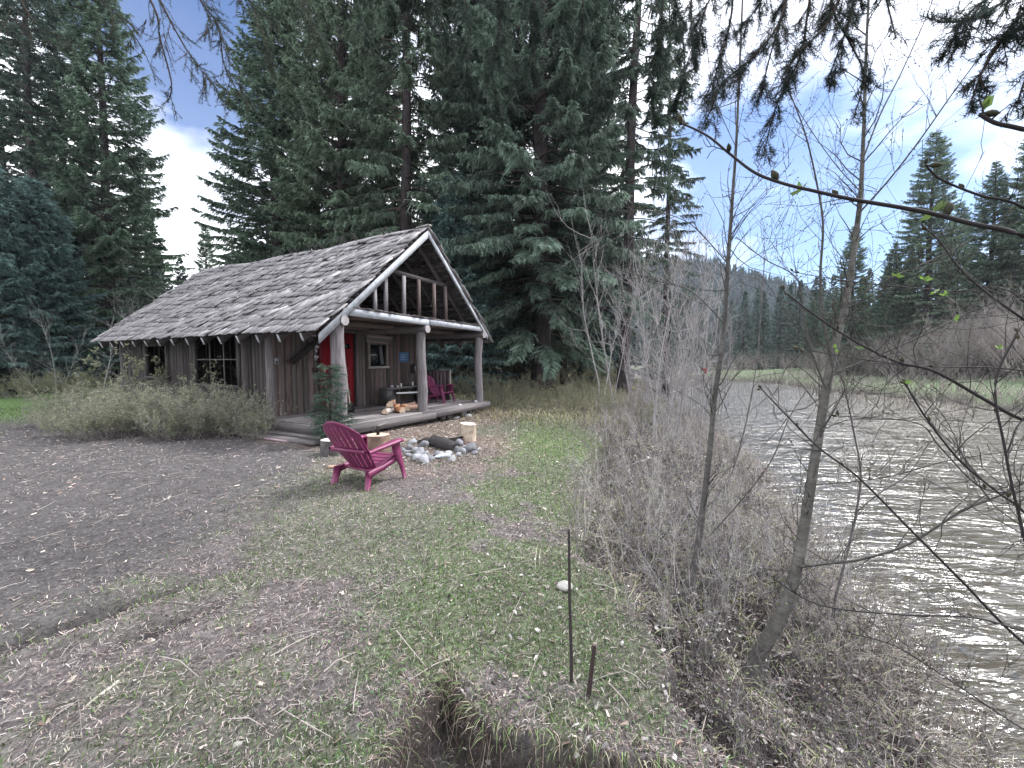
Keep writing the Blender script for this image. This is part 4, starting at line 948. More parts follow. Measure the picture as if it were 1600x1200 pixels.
def put_buds(m, buds, rr, size, col):
    for p, d in buds:
        d = U(d + rr.normal(0, .5, 3)); s = size * rr.uniform(.6, 1.3)
        m.tube([p, p + d * s * .5, p + d * s * 1.1], [s * .18, s * .32, s * .05], 5, np.array(col) * rr.uniform(.6, 1.4), cap=False)
def put_leaves(m, spots, rr, size, col):
    for p in spots:
        for k in range(3):
            d = U(rr.normal(0, 1, 3) + np.array([0, 0, .8])); sv = U(np.cross(d, rr.normal(0, 1, 3))); s = size * rr.uniform(.7, 1.2)
            V = [p, p + d * s * .4 + sv * s * .28, p + d * s, p + d * s * .4 - sv * s * .28]; m.add(V, [(0, 1, 2, 3)], np.array(col) * rr.uniform(.7, 1.2))
rr = np.random.default_rng(40)
def sapling(name, label, trunk, tr_r, branches, Yb, col, seed, ntw=30, tl=.5, group=None, root_extra=.12, leaves=()):
    rr = np.random.default_rng(seed); t = thing(name, label, 'sapling', (0, 0, 0), 0, group)
    TP = smooth_path(cpath(trunk, Yb[0], Yb[1]), 6); n = len(TP)
    R_ = np.interp(np.linspace(0, 1, n), np.linspace(0, 1, len(tr_r)), tr_r)
    TP = np.vstack([TP[0] + (TP[0] - TP[3]) * .5 + np.array([0, 0, -root_extra]), TP]); R_ = np.concatenate([[R_[0] * 1.3], R_])
    m = MB(); m.tube(TP, R_, 12, np.array(col)[None].repeat(len(TP), 0) * rr.uniform(.85, 1.15, (len(TP), 1)), wob=.03, rng=rr); m.build('trunk', M_alder, t, smooth=True)
    tw = MB(); buds = []
    for (pts, r0, r1, dY) in branches:
        Yt = Yb[0] + dY[0]; P = smooth_path(cpath(pts, Yb[0] if dY[0] == 0 else Yt, Yb[0] + dY[1]), 5); n = len(P); rs = np.linspace(r0, r1, n)
        b = MB(); b.tube(P, rs, 7, np.array(col) * rr.uniform(.5, .8)); b.build('branch', M_alder, t, smooth=True)
        twigs_on(tw, P, rr, int(ntw * .35), tl, r1 * .7, np.array(col) * .55, 2, .5, buds)
    twigs_on(tw, TP[n // 4 if n > 8 else 0:], rr, ntw, tl * 1.2, tr_r[-1] * .8, np.array(col) * .6, 2, .6, buds)
    put_buds(tw, buds, rr, .010, (.09, .08, .05))
    tw.build('twigs', M_twig, t)
    return t
px2 = lambda q, Y: q / 2 / F * Y
alder2 = sapling('alder_sapling', 'larger curved grey sapling with swollen base leaning from the bank', [(1182, 1028), (1222, 958), (1243, 895), (1262, 790), (1283, 655), (1300, 560), (1322, 470), (1337, 370), (1345, 300), (1350, 190), (1353, 90), (1360, -60)],
    [px2(q_, 3) for q_ in (23, 20, 17, 15, 13, 12, 10, 8, 6.5, 5, 4, 3)], [
    ([(1302, 575), (1287, 500), (1282, 430), (1286, 350), (1275, 280), (1257, 205), (1228, 130)], 0.0112, 0.0036, (0, .1)),
    ([(1345, 330), (1390, 280), (1440, 215), (1500, 130), (1570, 40)], 0.0068, 0.0030, (0, -.2)),
    ([(1306, 582), (1360, 560), (1430, 530), (1500, 495), (1560, 470), (1610, 455)], 0.0074, 0.0030, (0, -.4)),
    ([(1248, 886), (1300, 880), (1350, 873), (1420, 850), (1500, 800), (1560, 775), (1615, 745)], 0.0099, 0.0060, (0, -.3)),
    ([(1292, 610), (1270, 555), (1256, 500), (1252, 455), (1238, 428), (1195, 405), (1150, 370)], 0.0074, 0.0030, (0, .2)),
    ([(1276, 757), (1340, 752), (1400, 742), (1480, 720), (1610, 700)], 0.0050, 0.0030, (0, -.4)),
    ([(1284, 672), (1330, 655), (1400, 655), (1470, 645), (1560, 628)], 0.0050, 0.0024, (0, .2)),
    ([(1348, 250), (1375, 180), (1410, 110), (1450, 20), (1470, -40)], 0.0056, 0.0024, (0, .2)),
    ([(1325, 475), (1380, 440), (1470, 400), (1540, 360), (1610, 300)], 0.0056, 0.0024, (0, -.3)),
    ([(1290, 640), (1340, 600), (1372, 560), (1400, 520)], 0.0037, 0.0018, (0, .1)),
    ([(1345, 300), (1300, 250), (1240, 160), (1190, 60)], 0.0037, 0.0018, (0, .3))], (3.0, 3.25), (.115, .11, .10), 41, 60, .6)
alder1 = sapling('alder_sapling', 'slimmer straight grey sapling left of the large one', [(1066, 934), (1084, 890), (1097, 805), (1109, 705), (1117, 620), (1131, 520), (1137, 420), (1143, 330), (1150, 230), (1155, 120), (1162, -40)],
    [px2(q_, 3.5) for q_ in (14, 11, 9.5, 8.5, 8, 7, 6, 5, 4, 3, 2.5)], [
    ([(1137, 412), (1100, 370), (1070, 345), (1020, 330), (960, 330)], 0.0050, 0.0024, (0, .3)),
    ([(1131, 505), (1080, 455), (1030, 440), (960, 420)], 0.0050, 0.0024, (0, .3)),
    ([(1108, 838), (1160, 780), (1205, 720), (1232, 655), (1260, 610)], 0.0056, 0.0024, (0, -.2)),
    ([(1143, 330), (1180, 290), (1230, 240), (1260, 170)], 0.0037, 0.0018, (0, .2)),
    ([(1137, 430), (1180, 400), (1240, 370), (1290, 330)], 0.0037, 0.0018, (0, .2)),
    ([(1150, 230), (1120, 160), (1105, 80), (1100, 10)], 0.0031, 0.0018, (0, .2)),
    ([(1118, 620), (1170, 570), (1230, 545), (1300, 515)], 0.0031, 0.0018, (0, -.1))], (3.5, 3.7), (.095, .09, .085), 42, 46, .55)
sapling('alder_sapling', 'thin curved stem rising just right of the large sapling', [(1305, 935), (1322, 870), (1338, 800), (1345, 740), (1335, 680), (1318, 600), (1300, 540)], [.011, .010, .008, .006, .005], [([(1338, 800), (1375, 770), (1420, 740), (1452, 690)], .006, .003, (0, 0))], (3.6, 3.6), (.13, .12, .12), 43, 12, .35)
sapling('alder_sapling', 'dark thin sapling over the water between the two grey ones', [(1120, 800), (1150, 720), (1170, 640), (1183, 560), (1190, 470), (1195, 400)], [.016, .012, .009, .006], [([(1165, 650), (1200, 620), (1240, 600)], .006, .003, (0, 0))], (7.2, 7.2), (.13, .12, .12), 44, 16, .7)
sp_tag = sapling('alder_sapling', 'pale thin sapling by the water with a red tag on it', [(1088, 745), (1093, 690), (1099, 620), (1101, 560), (1108, 480), (1120, 410)], [.02, .018, .012, .008], [([(1098, 640), (1130, 600), (1160, 560)], .006, .003, (0, 0))], (9.2, 9.2), (.27, .25, .25), 45, 16, .8)
t = thing('red_ribbon', 'small red survey ribbon tied to the pale thin sapling', 'ribbon', at(1100.5, 577, 9.15)); m = MB(); m.box((0, 0, 0), (.07, .06, .04)); m.build('knot', M_cloth, t); m = MB(); m.box((.02, -.03, -.05), (.03, .004, .09), Matrix.Rotation(.2, 3, 'Y')); m.build('tail', M_cloth, t)
# shrub on the right reaching into the frame; rooted outside it
def reach_shrub(name, label, stems, seed, col, size_b, leaf_px=(), leafc=(.2, .34, .06), ntw=5, tl=.25, cat='shrub', budc=(.075, .07, .04)):
    rr = np.random.default_rng(seed); t = thing(name, label, cat, (0, 0, 0))
    tw = MB(); bm = MB(); lf = MB(); buds = []
    for (rootp, pts, Yb, r0, r1, nb) in stems:
        P = [Vector(rootp)] if rootp else []
        P = smooth_path(P + cpath(pts, *Yb), 6); n = len(P)
        m = MB(); m.tube(P, np.linspace(r0, r1, n), 8, np.array(col) * rr.uniform(.8, 1.2)); m.build('stem', M_twig, t, smooth=True)
        k0 = 8 if rootp else 1
        twigs_on(tw, P[k0:], rr, ntw, tl, r1 * .7, np.array(col), 2, .3, None)
        for k in np.linspace(k0 + 2, n - 1, nb).astype(int): buds.append((P[k], U(P[k] - P[max(0, k - 1)]) * .4 + np.array([0, 0, .7])))
        buds.append((P[-1], P[-1] - P[-2]))
    if tw.n: tw.build('twigs', M_twig, t)
    for p, d in buds:
        bm = MB(); d = U(d + rr.normal(0, .3, 3)); s = size_b * rr.uniform(.7, 1.25); st_ = p + d * s * .35
        bm.tube([p, st_], [s * .09, s * .08], 5, np.array(col))
        bm.tube([st_, st_ + d * s * .35, st_ + d * s * .75, st_ + d * s * 1.15], [s * .14, s * .33, s * .27, s * .03], 8, np.array(budc) * rr.uniform(.7, 1.3), cap=False)
        bm.build('bud', M_leaf, t, smooth=True)
    for a, b, c in leaf_px:
        lf = MB(); put_leaves(lf, [np.array(at(a, b, c))], rr, size_b * 1.5, leafc); lf.build('leaf_cluster', M_leaf, t)
    return t
reach_shrub('budding_shrub', 'shrub branch with fat brown buds reaching in from the right', [
    ((1.9, .75, -.8), [(1760, 440), (1600, 369), (1520, 350), (1440, 330), (1335, 312), (1275, 299), (1225, 287), (1180, 270), (1140, 240), (1105, 212), (1066, 193)], (.95, 1.15), .0065, .0024, 6),
    ((1.9, .75, -.8), [(1760, 280), (1640, 215), (1590, 200), (1555, 192), (1530, 178)], (.9, .95), .006, .004, 1),
    ((1.95, .9, -.8), [(1740, 420), (1600, 325), (1530, 305), (1470, 280), (1446, 258)], (1.3, 1.3), .005, .0025, 3)], 51, (.028, .024, .026), .022, ((1460, 332, 1.02), (1535, 172, .95), (1250, 300, 1.12)), (.13, .2, .05), ntw=2, tl=.12, budc=(.055, .055, .032))
reach_shrub('leaning_shrub', 'tangle of dark arching shoots with fresh green leaves at the right edge', [
    ((3.0, 1.3, -1.1), [(1760, 700), (1610, 660), (1540, 625), (1460, 580), (1400, 565), (1330, 530), (1270, 490), (1225, 455)], (1.8, 1.9), .010, .003, 5),
    ((3.0, 1.3, -1.1), [(1700, 580), (1600, 500), (1545, 460), (1500, 420), (1470, 380), (1440, 350)], (1.7, 1.8), .006, .002, 3),
    ((3.1, 1.5, -1.1), [(1720, 930), (1605, 805), (1560, 770), (1500, 720), (1445, 650), (1415, 600)], (1.7, 1.7), .006, .003, 5),
    ((3.1, 1.6, -1.1), [(1720, 1080), (1600, 1005), (1500, 905), (1420, 825), (1340, 745), (1280, 700), (1230, 650), (1190, 608)], (2.1, 2.3), .009, .003, 6),
    ((3.0, 1.6, -1.1), [(1720, 1000), (1600, 985), (1520, 965), (1400, 960), (1280, 945), (1210, 905)], (2.0, 2.1), .006, .003, 4),
    ((3.2, 1.4, -1.1), [(1740, 1010), (1620, 880), (1590, 795), (1570, 700), (1555, 600), (1590, 520)], (1.5, 1.5), .006, .003, 4),
    ((3.2, 1.4, -1.1), [(1740, 640), (1640, 590), (1560, 575), (1440, 572), (1340, 560), (1250, 545)], (1.9, 1.9), .004, .002, 3),
    ((3.2, 1.9, -1.2), [(1740, 700), (1600, 470), (1480, 455), (1330, 440), (1240, 425)], (2.3, 2.4), .005, .002, 4),
    ((3.0, 1.9, -1.2), [(1700, 1190), (1600, 1140), (1480, 1060), (1400, 1010), (1330, 990)], (2.2, 2.3), .005, .003, 2),
    ((2.9, 1.9, -1.2), [(1760, 820), (1640, 770), (1540, 765), (1470, 700), (1430, 660), (1310, 650)], (2.1, 2.2), .005, .002, 4),
    ], 52, (.034, .029, .031), .020, ((1443, 437, 1.75), (1478, 462, 1.75), (1460, 456, 1.75), (1493, 502, 1.75), (1305, 545, 1.9), (1400, 432, 1.75), (1345, 545, 1.9), (1560, 545, 1.8), (1412, 598, 1.7)), (.15, .25, .06), ntw=16, tl=.45)

# ------------------------------------------------------------------ overhanging spruce boughs with real needles
def needle_twigs(tm, nm, P0, D, ln, rr, nl=.016, dens=420, c0=(.03, .05, .042), c1=(.05, .08, .06), nr=.0007, sag=.25):
    """P0,D arrays: twigs starting at P0 in direction D"""
    n = len(P0); sg = 4; pts = [P0]; d = D.copy()
    for s in range(sg): d = U(d + rr.normal(0, .07, d.shape) + np.array([0, 0, -sag * .25])); pts.append(pts[-1] + d * (ln / sg)[:, None])
    for s in range(sg): tm.sticks(pts[s], pts[s + 1], .0026 - .0004 * s, .0026 - .0004 * (s + 1), (.07, .055, .045))
    per = max(4, int(np.mean(ln) * dens))
    f = rr.random((n, per)) * sg * .999; i = f.astype(int); u = (f - i)[..., None]; PP = np.stack(pts, 1); ar = np.arange(n)[:, None]
    A = PP[ar, i] * (1 - u) + PP[ar, i + 1] * u; T = U(PP[ar, i + 1] - PP[ar, i])
    rd = U(np.cross(T, rr.normal(0, 1, A.shape))); nd = U(T * rr.uniform(.35, .9, (n, per, 1)) + rd); l = nl * rr.uniform(.75, 1.15, (n, per, 1))
    A = A.reshape(-1, 3); nd = nd.reshape(-1, 3); l = l.reshape(-1, 1); B = A + nd * l
    wv_ = U(np.cross(nd, rr.normal(0, 1, nd.shape))) * nr; k = rr.uniform(.6, 1.4, (len(A), 1))
    nm.blades(A, B, wv_, np.array(c0) * k, np.array(c1) * k, tip=.5)
def bough(tm, nm, path, rr, r0, side_n, side_l, nl=.016, dens=420, hang=.6, sub=3, nr=.0007, c0=(.03, .05, .042), c1=(.05, .08, .06)):
    P = smooth_path(path, 6); n = len(P); tm.tube(P, np.linspace(r0, .0025, n), 6, (.06, .048, .042))
    seg = np.diff(P, axis=0); sl_ = np.linalg.norm(seg, axis=1)
    needle_twigs(tm, nm, P[:-1], U(seg), sl_, rr, nl, dens, c0, c1, nr, 0)
    k = rr.uniform(.05, 1, side_n) * (n - 1.01); i = k.astype(int); u = (k - i)[:, None]
    A = P[i] * (1 - u) + P[i + 1] * u; T = U(P[i + 1] - P[i]); rd = U(np.cross(T, rr.normal(0, 1, A.shape)))
    D = U(T * .9 + rd * .75 + np.array([0, 0, -hang])); ln = side_l * rr.uniform(.5, 1.15, side_n) * (1.15 - .6 * k / n)
    needle_twigs(tm, nm, A, D, ln, rr, nl, dens, c0, c1, nr)
    for q in range(sub):
        f = rr.uniform(.2, .9, (side_n, 1)); A2 = A + D * ln[:, None] * f + np.array([0, 0, -.02]) * f; D2 = U(D + rr.normal(0, .55, D.shape) + np.array([0, 0, -hang * .3]))
        needle_twigs(tm, nm, A2, D2, ln * .5, rr, nl, dens, c0, c1, nr)
rr = np.random.default_rng(60)
t = thing('overhanging_spruce', 'near spruce boughs hanging into the top of the photo', 'tree', (3.2, -1.2, 0))
tl_ = Vector((3.2, -1.2, 0)); sub_ = lambda v: Vector(v) - tl_
m = MB(); m.tube([(0, 0, H1(3.2, -1.2) - .3), (.02, 0, 2), (0, .03, 5), (0, 0, 9)], [.26, .2, .17, .1], 12, (.08, .066, .06), wob=.04); m.build('trunk', M_bark, t, smooth=True)
def pth(pts, Y, root=True):
    P = [sub_(at(a, b, Y)) for a, b in pts]; return P
tm = MB(); nm = MB()
limbA = Vector((0, 0, 5.6))
B = [([(1000, -330), (1070, -60), (1100, 20)], 3.0)]
specs = [
    ([(1150, -220), (1130, -60), (1100, 20), (1090, 70)], 2.9, 30, .2), ([(1420, -200), (1330, -40), (1290, 40), (1240, 90), (1225, 130)], 2.5, 30, .2), ([(1400, -220), (1345, -60), (1330, 20), (1310, 80), (1295, 120)], 2.7, 28, .18), ([(1260, -200), (1240, -60), (1225, 10), (1200, 100), (1190, 150)], 2.7, 30, .18),
    ([(1800, -200), (1600, -40), (1520, 15), (1490, 60)], 1.8, 20, .16), ([(1800, -160), (1670, -20), (1620, 30), (1570, 60), (1530, 120)], 1.7, 22, .15),  # hanging boughs near the sky: path (px,py), depth, side twigs, side length
    ([(1290, -200), (1240, -40), (1215, 40), (1175, 90), (1130, 130), (1105, 185)], 2.6, 34, .22),
    ([(1300, -200), (1275, -60), (1262, 20), (1250, 90), (1215, 160), (1195, 232)], 2.6, 34, .19),
    ([(1180, -200), (1150, -40), (1140, 40), (1120, 110), (1112, 150)], 3.0, 34, .22),
    ([(1350, -200), (1310, -60), (1300, 10), (1330, 70), (1350, 120), (1335, 180)], 2.6, 32, .20),
    ([(1380, -220), (1370, -60), (1385, 0), (1400, 60)], 2.6, 10, .14),
    ([(1700, -260), (1620, -60), (1570, 0), (1520, 30), (1465, 35)], 1.7, 14, .16),
    ([(1760, -200), (1640, -20), (1590, 30), (1545, 90), (1515, 165)], 1.7, 15, .14),
    ([(1800, -100), (1660, 60), (1610, 110), (1590, 160)], 1.7, 10, .12),
    ([(1100, -240), (1085, -60), (1080, 20), (1082, 90)], 3.4, 40, .28),
    ([(1230, -220), (1210, -60), (1190, 0), (1160, 40)], 2.8, 26, .2)]
for pts, Y, sn, sl2 in specs:
    bough(tm, nm, pth(pts, Y), rr, .009, sn, sl2, nl=.023, dens=430, hang=.45, sub=4, nr=.0010, c0=(.025, .038, .036), c1=(.04, .06, .055))
# limbs that carry them
for a, Y in (((1150, -220), 2.9), ((1420, -200), 2.5), ((1400, -220), 2.7), ((1260, -200), 2.7), ((1800, -200), 1.8), ((1800, -160), 1.7), ((1290, -200), 2.6), ((1180, -200), 3.0), ((1700, -260), 1.7), ((1760, -200), 1.7), ((1350, -200), 2.6), ((1100, -240), 3.4), ((1800, -100), 1.7), ((1380, -220), 2.6), ((1230, -220), 2.8), ((1300, -200), 2.6)):
    e = sub_(at(a[0], a[1], Y)); tm.tube([(0, 0, 5.2), (e.x * .5, e.y * .5, e.z * .45 + 3.1), tuple(e)], [.04, .022, .009], 6, (.06, .05, .045))
tm.build('limbs', M_bark, t); nm.build('needles', M_needle, t)
# second overhanging spruce: denser dark curtains further away, trunk beyond the left top edge of view
t = thing('overhanging_spruce', 'dark curtain of spruce twigs hanging at the top centre', 'tree', (.9, 5.2, 0)); t.location = (0, -2.0, 0)
tl_ = Vector((0, -2.0, 0)); tm = MB(); nm = MB()
m = MB(); m.tube([(0, 0, -.3), (.02, 0, 4), (0, .03, 9), (0, 0, 14)], [.3, .25, .2, .1], 12, (.08, .066, .06), wob=.04); m.build('trunk', M_bark, t, smooth=True)
for (pts, Y, sn, sl2) in (([(1060, -240), (1040, -40), (1030, 60), (1020, 130), (1022, 185)], 5.2, 44, .42), ([(1010, -240), (1040, -60), (1062, 30), (1070, 110), (1060, 150)], 5.2, 34, .36),
        ([(760, -240), (775, -40), (780, 40), (770, 110), (778, 175)], 5.0, 36, .45), ([(700, -240), (720, -40), (735, 40), (730, 100), (742, 150)], 5.2, 26, .4), ([(820, -240), (830, -40), (835, 40), (826, 110)], 5.5, 24, .4),
        ([(640, -240), (660, -60), (690, 30), (700, 80)], 5.6, 18, .4), ([(560, -240), (540, -60), (560, 10), (575, 60)], 5.6, 16, .35), ([(910, -240), (905, -60), (912, 20), (905, 80)], 5.6, 18, .4)):
    bough(tm, nm, [Vector(at(a, b, Y)) - tl_ for a, b in pts], rr, .014, sn, sl2, nl=.032, dens=300, hang=.9, sub=4, nr=.0030, c0=(.028, .045, .036), c1=(.045, .07, .055))
    e = Vector(at(pts[0][0], pts[0][1], Y)) - tl_; tm.tube([(0, 0, 9.5), (e.x * .5, e.y * .5, e.z * .5 + 4.9), tuple(e)], [.07, .04, .014], 6, (.06, .05, .045))
tm.build('limbs', M_bark, t); nm.build('needles', M_needle, t)
# sparse thin boughs top left
t = thing('overhanging_spruce', 'sparse thin spruce twigs hanging against the sky at the upper left', 'tree', (-3.5, -1.5, 0)); tl_ = Vector((-3.5, -1.5, 0)); tm = MB(); nm = MB()
m = MB(); m.tube([(0, 0, -.3), (.02, 0, 3), (0, .03, 7), (0, 0, 9)], [.2, .17, .12, .08], 12, (.08, .066, .06), wob=.04); m.build('trunk', M_bark, t, smooth=True)
for (pts, Y, sn, sl2) in (([(150, -200), (240, -20), (270, 40), (300, 90), (340, 140)], 3.0, 16, .3), ([(200, -200), (300, -20), (340, 40), (350, 100), (375, 150)], 3.2, 26, .3), ([(260, -200), (360, -40), (400, 20), (420, 90)], 3.6, 24, .3), ([(120, -200), (235, 0), (250, 60), (268, 130), (262, 160)], 3.0, 7, .22), ([(330, -200), (440, -40), (480, 20), (500, 60)], 3.8, 24, .3), ([(-60, -160), (20, -20), (60, 40), (110, 60)], 3.0, 16, .3), ([(-40, -160), (120, -30), (190, 30), (225, 80)], 3.2, 12, .3)):
    bough(tm, nm, [Vector(at(a, b, Y)) - tl_ for a, b in pts], rr, .008, sn, sl2, nl=.016, dens=260, hang=.5, sub=4, nr=.0012)
    e = Vector(at(pts[0][0], pts[0][1], Y)) - tl_; tm.tube([(0, 0, 6.5), (e.x * .5, e.y * .5, e.z * .5 + 3.4), tuple(e)], [.04, .02, .008], 6, (.06, .05, .045))
tm.build('limbs', M_bark, t); nm.build('needles', M_needle, t)

# ------------------------------------------------------------------ bare bushes and thickets (copied)
def bare_bush(name, label, cat, nst, Hh, sp, col, seed, group, twn=14, r0=.012, leafc=None, leafn=0, curve=.15, lsz=.02, tdepth=2):
    rr = np.random.default_rng(seed); t = thing(name, label, cat, (0, 0, 0), 0, group); st = MB(); tw = MB(); lf = MB()
    LP = []
    for k in range(nst):
        a = rr.uniform(0, 6.28); b = np.array([math.cos(a), math.sin(a), 0]) * sp * .25 * rr.random(); l = Hh * rr.uniform(.55, 1.05)
        d = U(np.array([math.cos(a) * sp * .45, math.sin(a) * sp * .45, Hh]) + rr.normal(0, .12 * Hh, 3) * np.array([1, 1, 0])); pts = [b]; sg = 7
        for s in range(sg): d = U(d + rr.normal(0, curve, 3) + np.array([0, 0, .06])); pts.append(pts[-1] + d * l / sg)
        pts = np.array(pts); rs = r0 * rr.uniform(.6, 1.1) * (1 - np.arange(sg + 1) / (sg + .4)); c_ = np.array(col) * rr.uniform(.7, 1.25)
        if nst <= 4: m1_ = MB(); m1_.sticks(pts[:-1], pts[1:], rs[:-1], rs[1:], c_, n=5); m1_.build('stem', M_twig, t)
        else: st.sticks(pts[:-1], pts[1:], rs[:-1], rs[1:], c_, n=4)
        bb = []
        twigs_on(tw, pts[1:], rr, twn, l * .34, r0 * .28, c_ * 1.05, tdepth, .55, bb if leafn else None, .9)
        if leafn: LP += [p for p, _ in bb]
    if st.n: st.build('stems', M_twig, t)
    if tw.n: tw.build('twigs', M_twig, t)
    if leafn and LP:
        LP = np.array(LP); LP = LP[rr.random(len(LP)) < leafn]
        for q in range(3):
            n = len(LP); d = U(rr.normal(0, 1, (n, 3)) + np.array([0, 0, .3])); wv_ = U(np.cross(d, rr.normal(0, 1, (n, 3)))) * lsz * .3 * rr.uniform(.6, 1.3, (n, 1)); k_ = rr.uniform(.6, 1.35, (n, 1))
            A = LP + rr.normal(0, .015, (n, 3)); B_ = A + d * lsz * rr.uniform(.6, 1.3, (n, 1)); lf.blades(A, B_, wv_, np.array(leafc) * k_, np.array(leafc) * k_, mid=(A + B_) / 2)
        lf.build('leaves', M_leaf, t)
    return t
r = np.random.default_rng(90)
# shrubs in front of the side wall
g_ = 'twiggy shrubs along the side of the cabin'
sh = [bare_bush('leafing_shrub', 'twiggy shrub just coming into small green leaf beside the cabin wall', 'shrub', 20, 1.15, 1.5, (.24, .21, .205), 91 + k, g_, 15, .007, (.26, .28, .19), .42, lsz=.030) for k in range(3)]
spots = []
for k in range(30):
    px = 75 + k * 11.0 + r.uniform(-8, 8); Yv = r.uniform(8.3, 10.8) - .0028 * max(0, px - 250); X = (px - 800) / F * Yv
    cx, cy = cab_xy(X, Yv)
    if cx > -.35 and cy < 10: X, Yv = cabw(-.5 - r.random() * .6, cy)[0:2]
    spots.append((X, Yv))
for k, (X, Yv) in enumerate(spots):
    s_ = r.uniform(.6, 1.12) * (1.0 if k > 4 else .8)
    if k < 3: sh[k].location = gz(X, Yv, -.03); sh[k].scale = (s_,) * 3
    else: dup(sh[k % 3], gz(X, Yv, -.03), r.uniform(0, 6), s_)
p = cabw(-.75, 6.6); q = bare_bush('tall_leafing_shrub', 'tallest leafing shoot in front of the left cabin window', 'shrub', 4, 2.0, .5, (.17, .16, .14), 97, None, 10, .008, (.24, .25, .16), .8, lsz=.055); q.location = gz(p.x, p.y)
p = cabw(-.7, 4.9); q = bare_bush('tall_leafing_shrub', 'slender leafing shoot in front of the wide cabin window', 'shrub', 3, 1.75, .4, (.17, .16, .14), 98, None, 9, .007, (.24, .25, .16), .7, lsz=.05); q.location = gz(p.x, p.y)
# bare saplings at the left behind the shrubs
bs = bare_bush('bare_sapling', 'leafless pale sapling at the far left edge of the cabin', 'sapling', 3, 4.2, 1.8, (.27, .27, .26), 101, 'bare saplings left of the cabin', 22, .02, curve=.10, tdepth=3)
bs.location = gz(-11.6, 13.6)
for X, Yv, s_, lab in ((-14.2, 14.2, 1.0, 'leafless pale sapling in front of the short blue-green spruce'), (-17.0, 15.2, .9, 'leafless sapling nearest the left edge of the photo'), (-10.0, 15.6, .9, 'leafless sapling whose twigs top the far roof corner')): dup(bs, gz(X, Yv), r.uniform(0, 6), s_, lab)
# thicket of bare alders right of the big spruce
al = [bare_bush('bare_alder', 'leafless pale alder stem in the thicket between the forest and the river', 'alder', 3, 5.6, 2.0, (.33, .31, .315), 110 + k, 'bare alders by the river', 20, .028, curve=.085, tdepth=3) for k in range(3)]
AL_ORD = ['leftmost', 'second from the left', 'third from the left', 'fourth from the left', 'fifth from the left', 'sixth from the left', 'middle', 'sixth from the right', 'fifth from the right', 'fourth from the right', 'third from the right', 'second from the right', 'rightmost']
al_sp = [(1040, 11.5), (985, 12.5), (1075, 13.0), (1010, 14.5), (1060, 15.5), (950, 15.0), (1090, 16.5), (1035, 17), (1000, 18.5), (1070, 20), (1110, 23), (1048, 12.6), (1025, 10.2)]
for k, (px, Yv) in enumerate(al_sp):
    X = (px - 800) / F * Yv; s_ = r.uniform(.85, 1.15) * (1.0 if px > 1050 else 1)
    lab = 'leafless pale alder in the riverside thicket, ' + AL_ORD[sorted(p_[0] for p_ in al_sp).index(px)] + ' of the clump'
    if k < 3: al[k].location = gz(X, Yv, -.05); al[k].scale = (s_,) * 3; al[k]['label'] = lab
    else: dup(al[k % 3], gz(X, Yv, -.05), r.uniform(0, 6), s_, lab)
for (px, Yv, s_, lab) in ((1098, 18.5, 1.05, 'tall leafless pale alder at the water edge, in front of the hill'), (1112, 20.5, .95, 'leafless pale alder leaning over the river beyond the thicket'), (1070, 26, 1.2, 'far leafless alder where the river bends behind the thicket'), (1040, 31, 1.3, 'furthest tall leafless alder at the river bend')):
    dup(al[0], gz((px - 800) / F * Yv, Yv, -.05), px, s_, lab)
bw = [bare_bush('bank_willow', 'x', 'willow', 9, 1.25, 1.1, ((.20, .165, .16), (.33, .31, .30))[k], 150 + k, 'bare willow clumps on the near bank', 9, .0085, curve=.14, tdepth=2) for k in range(2)]
for k, (px, py, s_, lab) in enumerate(((962, 765, 1.0, 'dark bare willow clump beside the lawn edge, level with the slim sapling'), (1010, 815, .9, 'pale bare willow clump left of the foot of the slim sapling'), (940, 705, 1.0, 'bare willow clump nearest the fire pit on the bank'), (1062, 735, 1.05, 'pale bare willow clump behind the slim sapling'), (1000, 668, 1.2, 'bare willow clump furthest back beside the lawn'), (1135, 850, .8, 'pale bare willow clump between the two grey saplings'), (1195, 905, .7, 'dark bare willow clump just left of the large sapling stem'), (1260, 990, .6, 'pale bare willow clump right of the large sapling foot'), (1335, 1060, .6, 'dark bare willow clump close to the water in the foreground'), (1100, 975, .6, 'pale bare willow clump low between the sapling feet'), (1410, 1030, .6, 'dark bare willow clump overhanging the near water'), (915, 845, .7, 'pale bare willow clump above the whitish stone'), (1025, 905, .75, 'dark bare willow clump left of the slim sapling foot'), (1290, 870, .8, 'pale bare willow clump at the waterline behind the large sapling'), (1100, 700, 1.1, 'dark bare willow clump at the waterline behind the slim sapling'))):
    p = ground(px, py); rz_ = r.uniform(0, 6)
    if k < 2: bw[k].location = p; bw[k].scale = (s_,) * 3; bw[k]['label'] = lab
    else: dup(bw[k % 2], p, rz_, s_, lab)
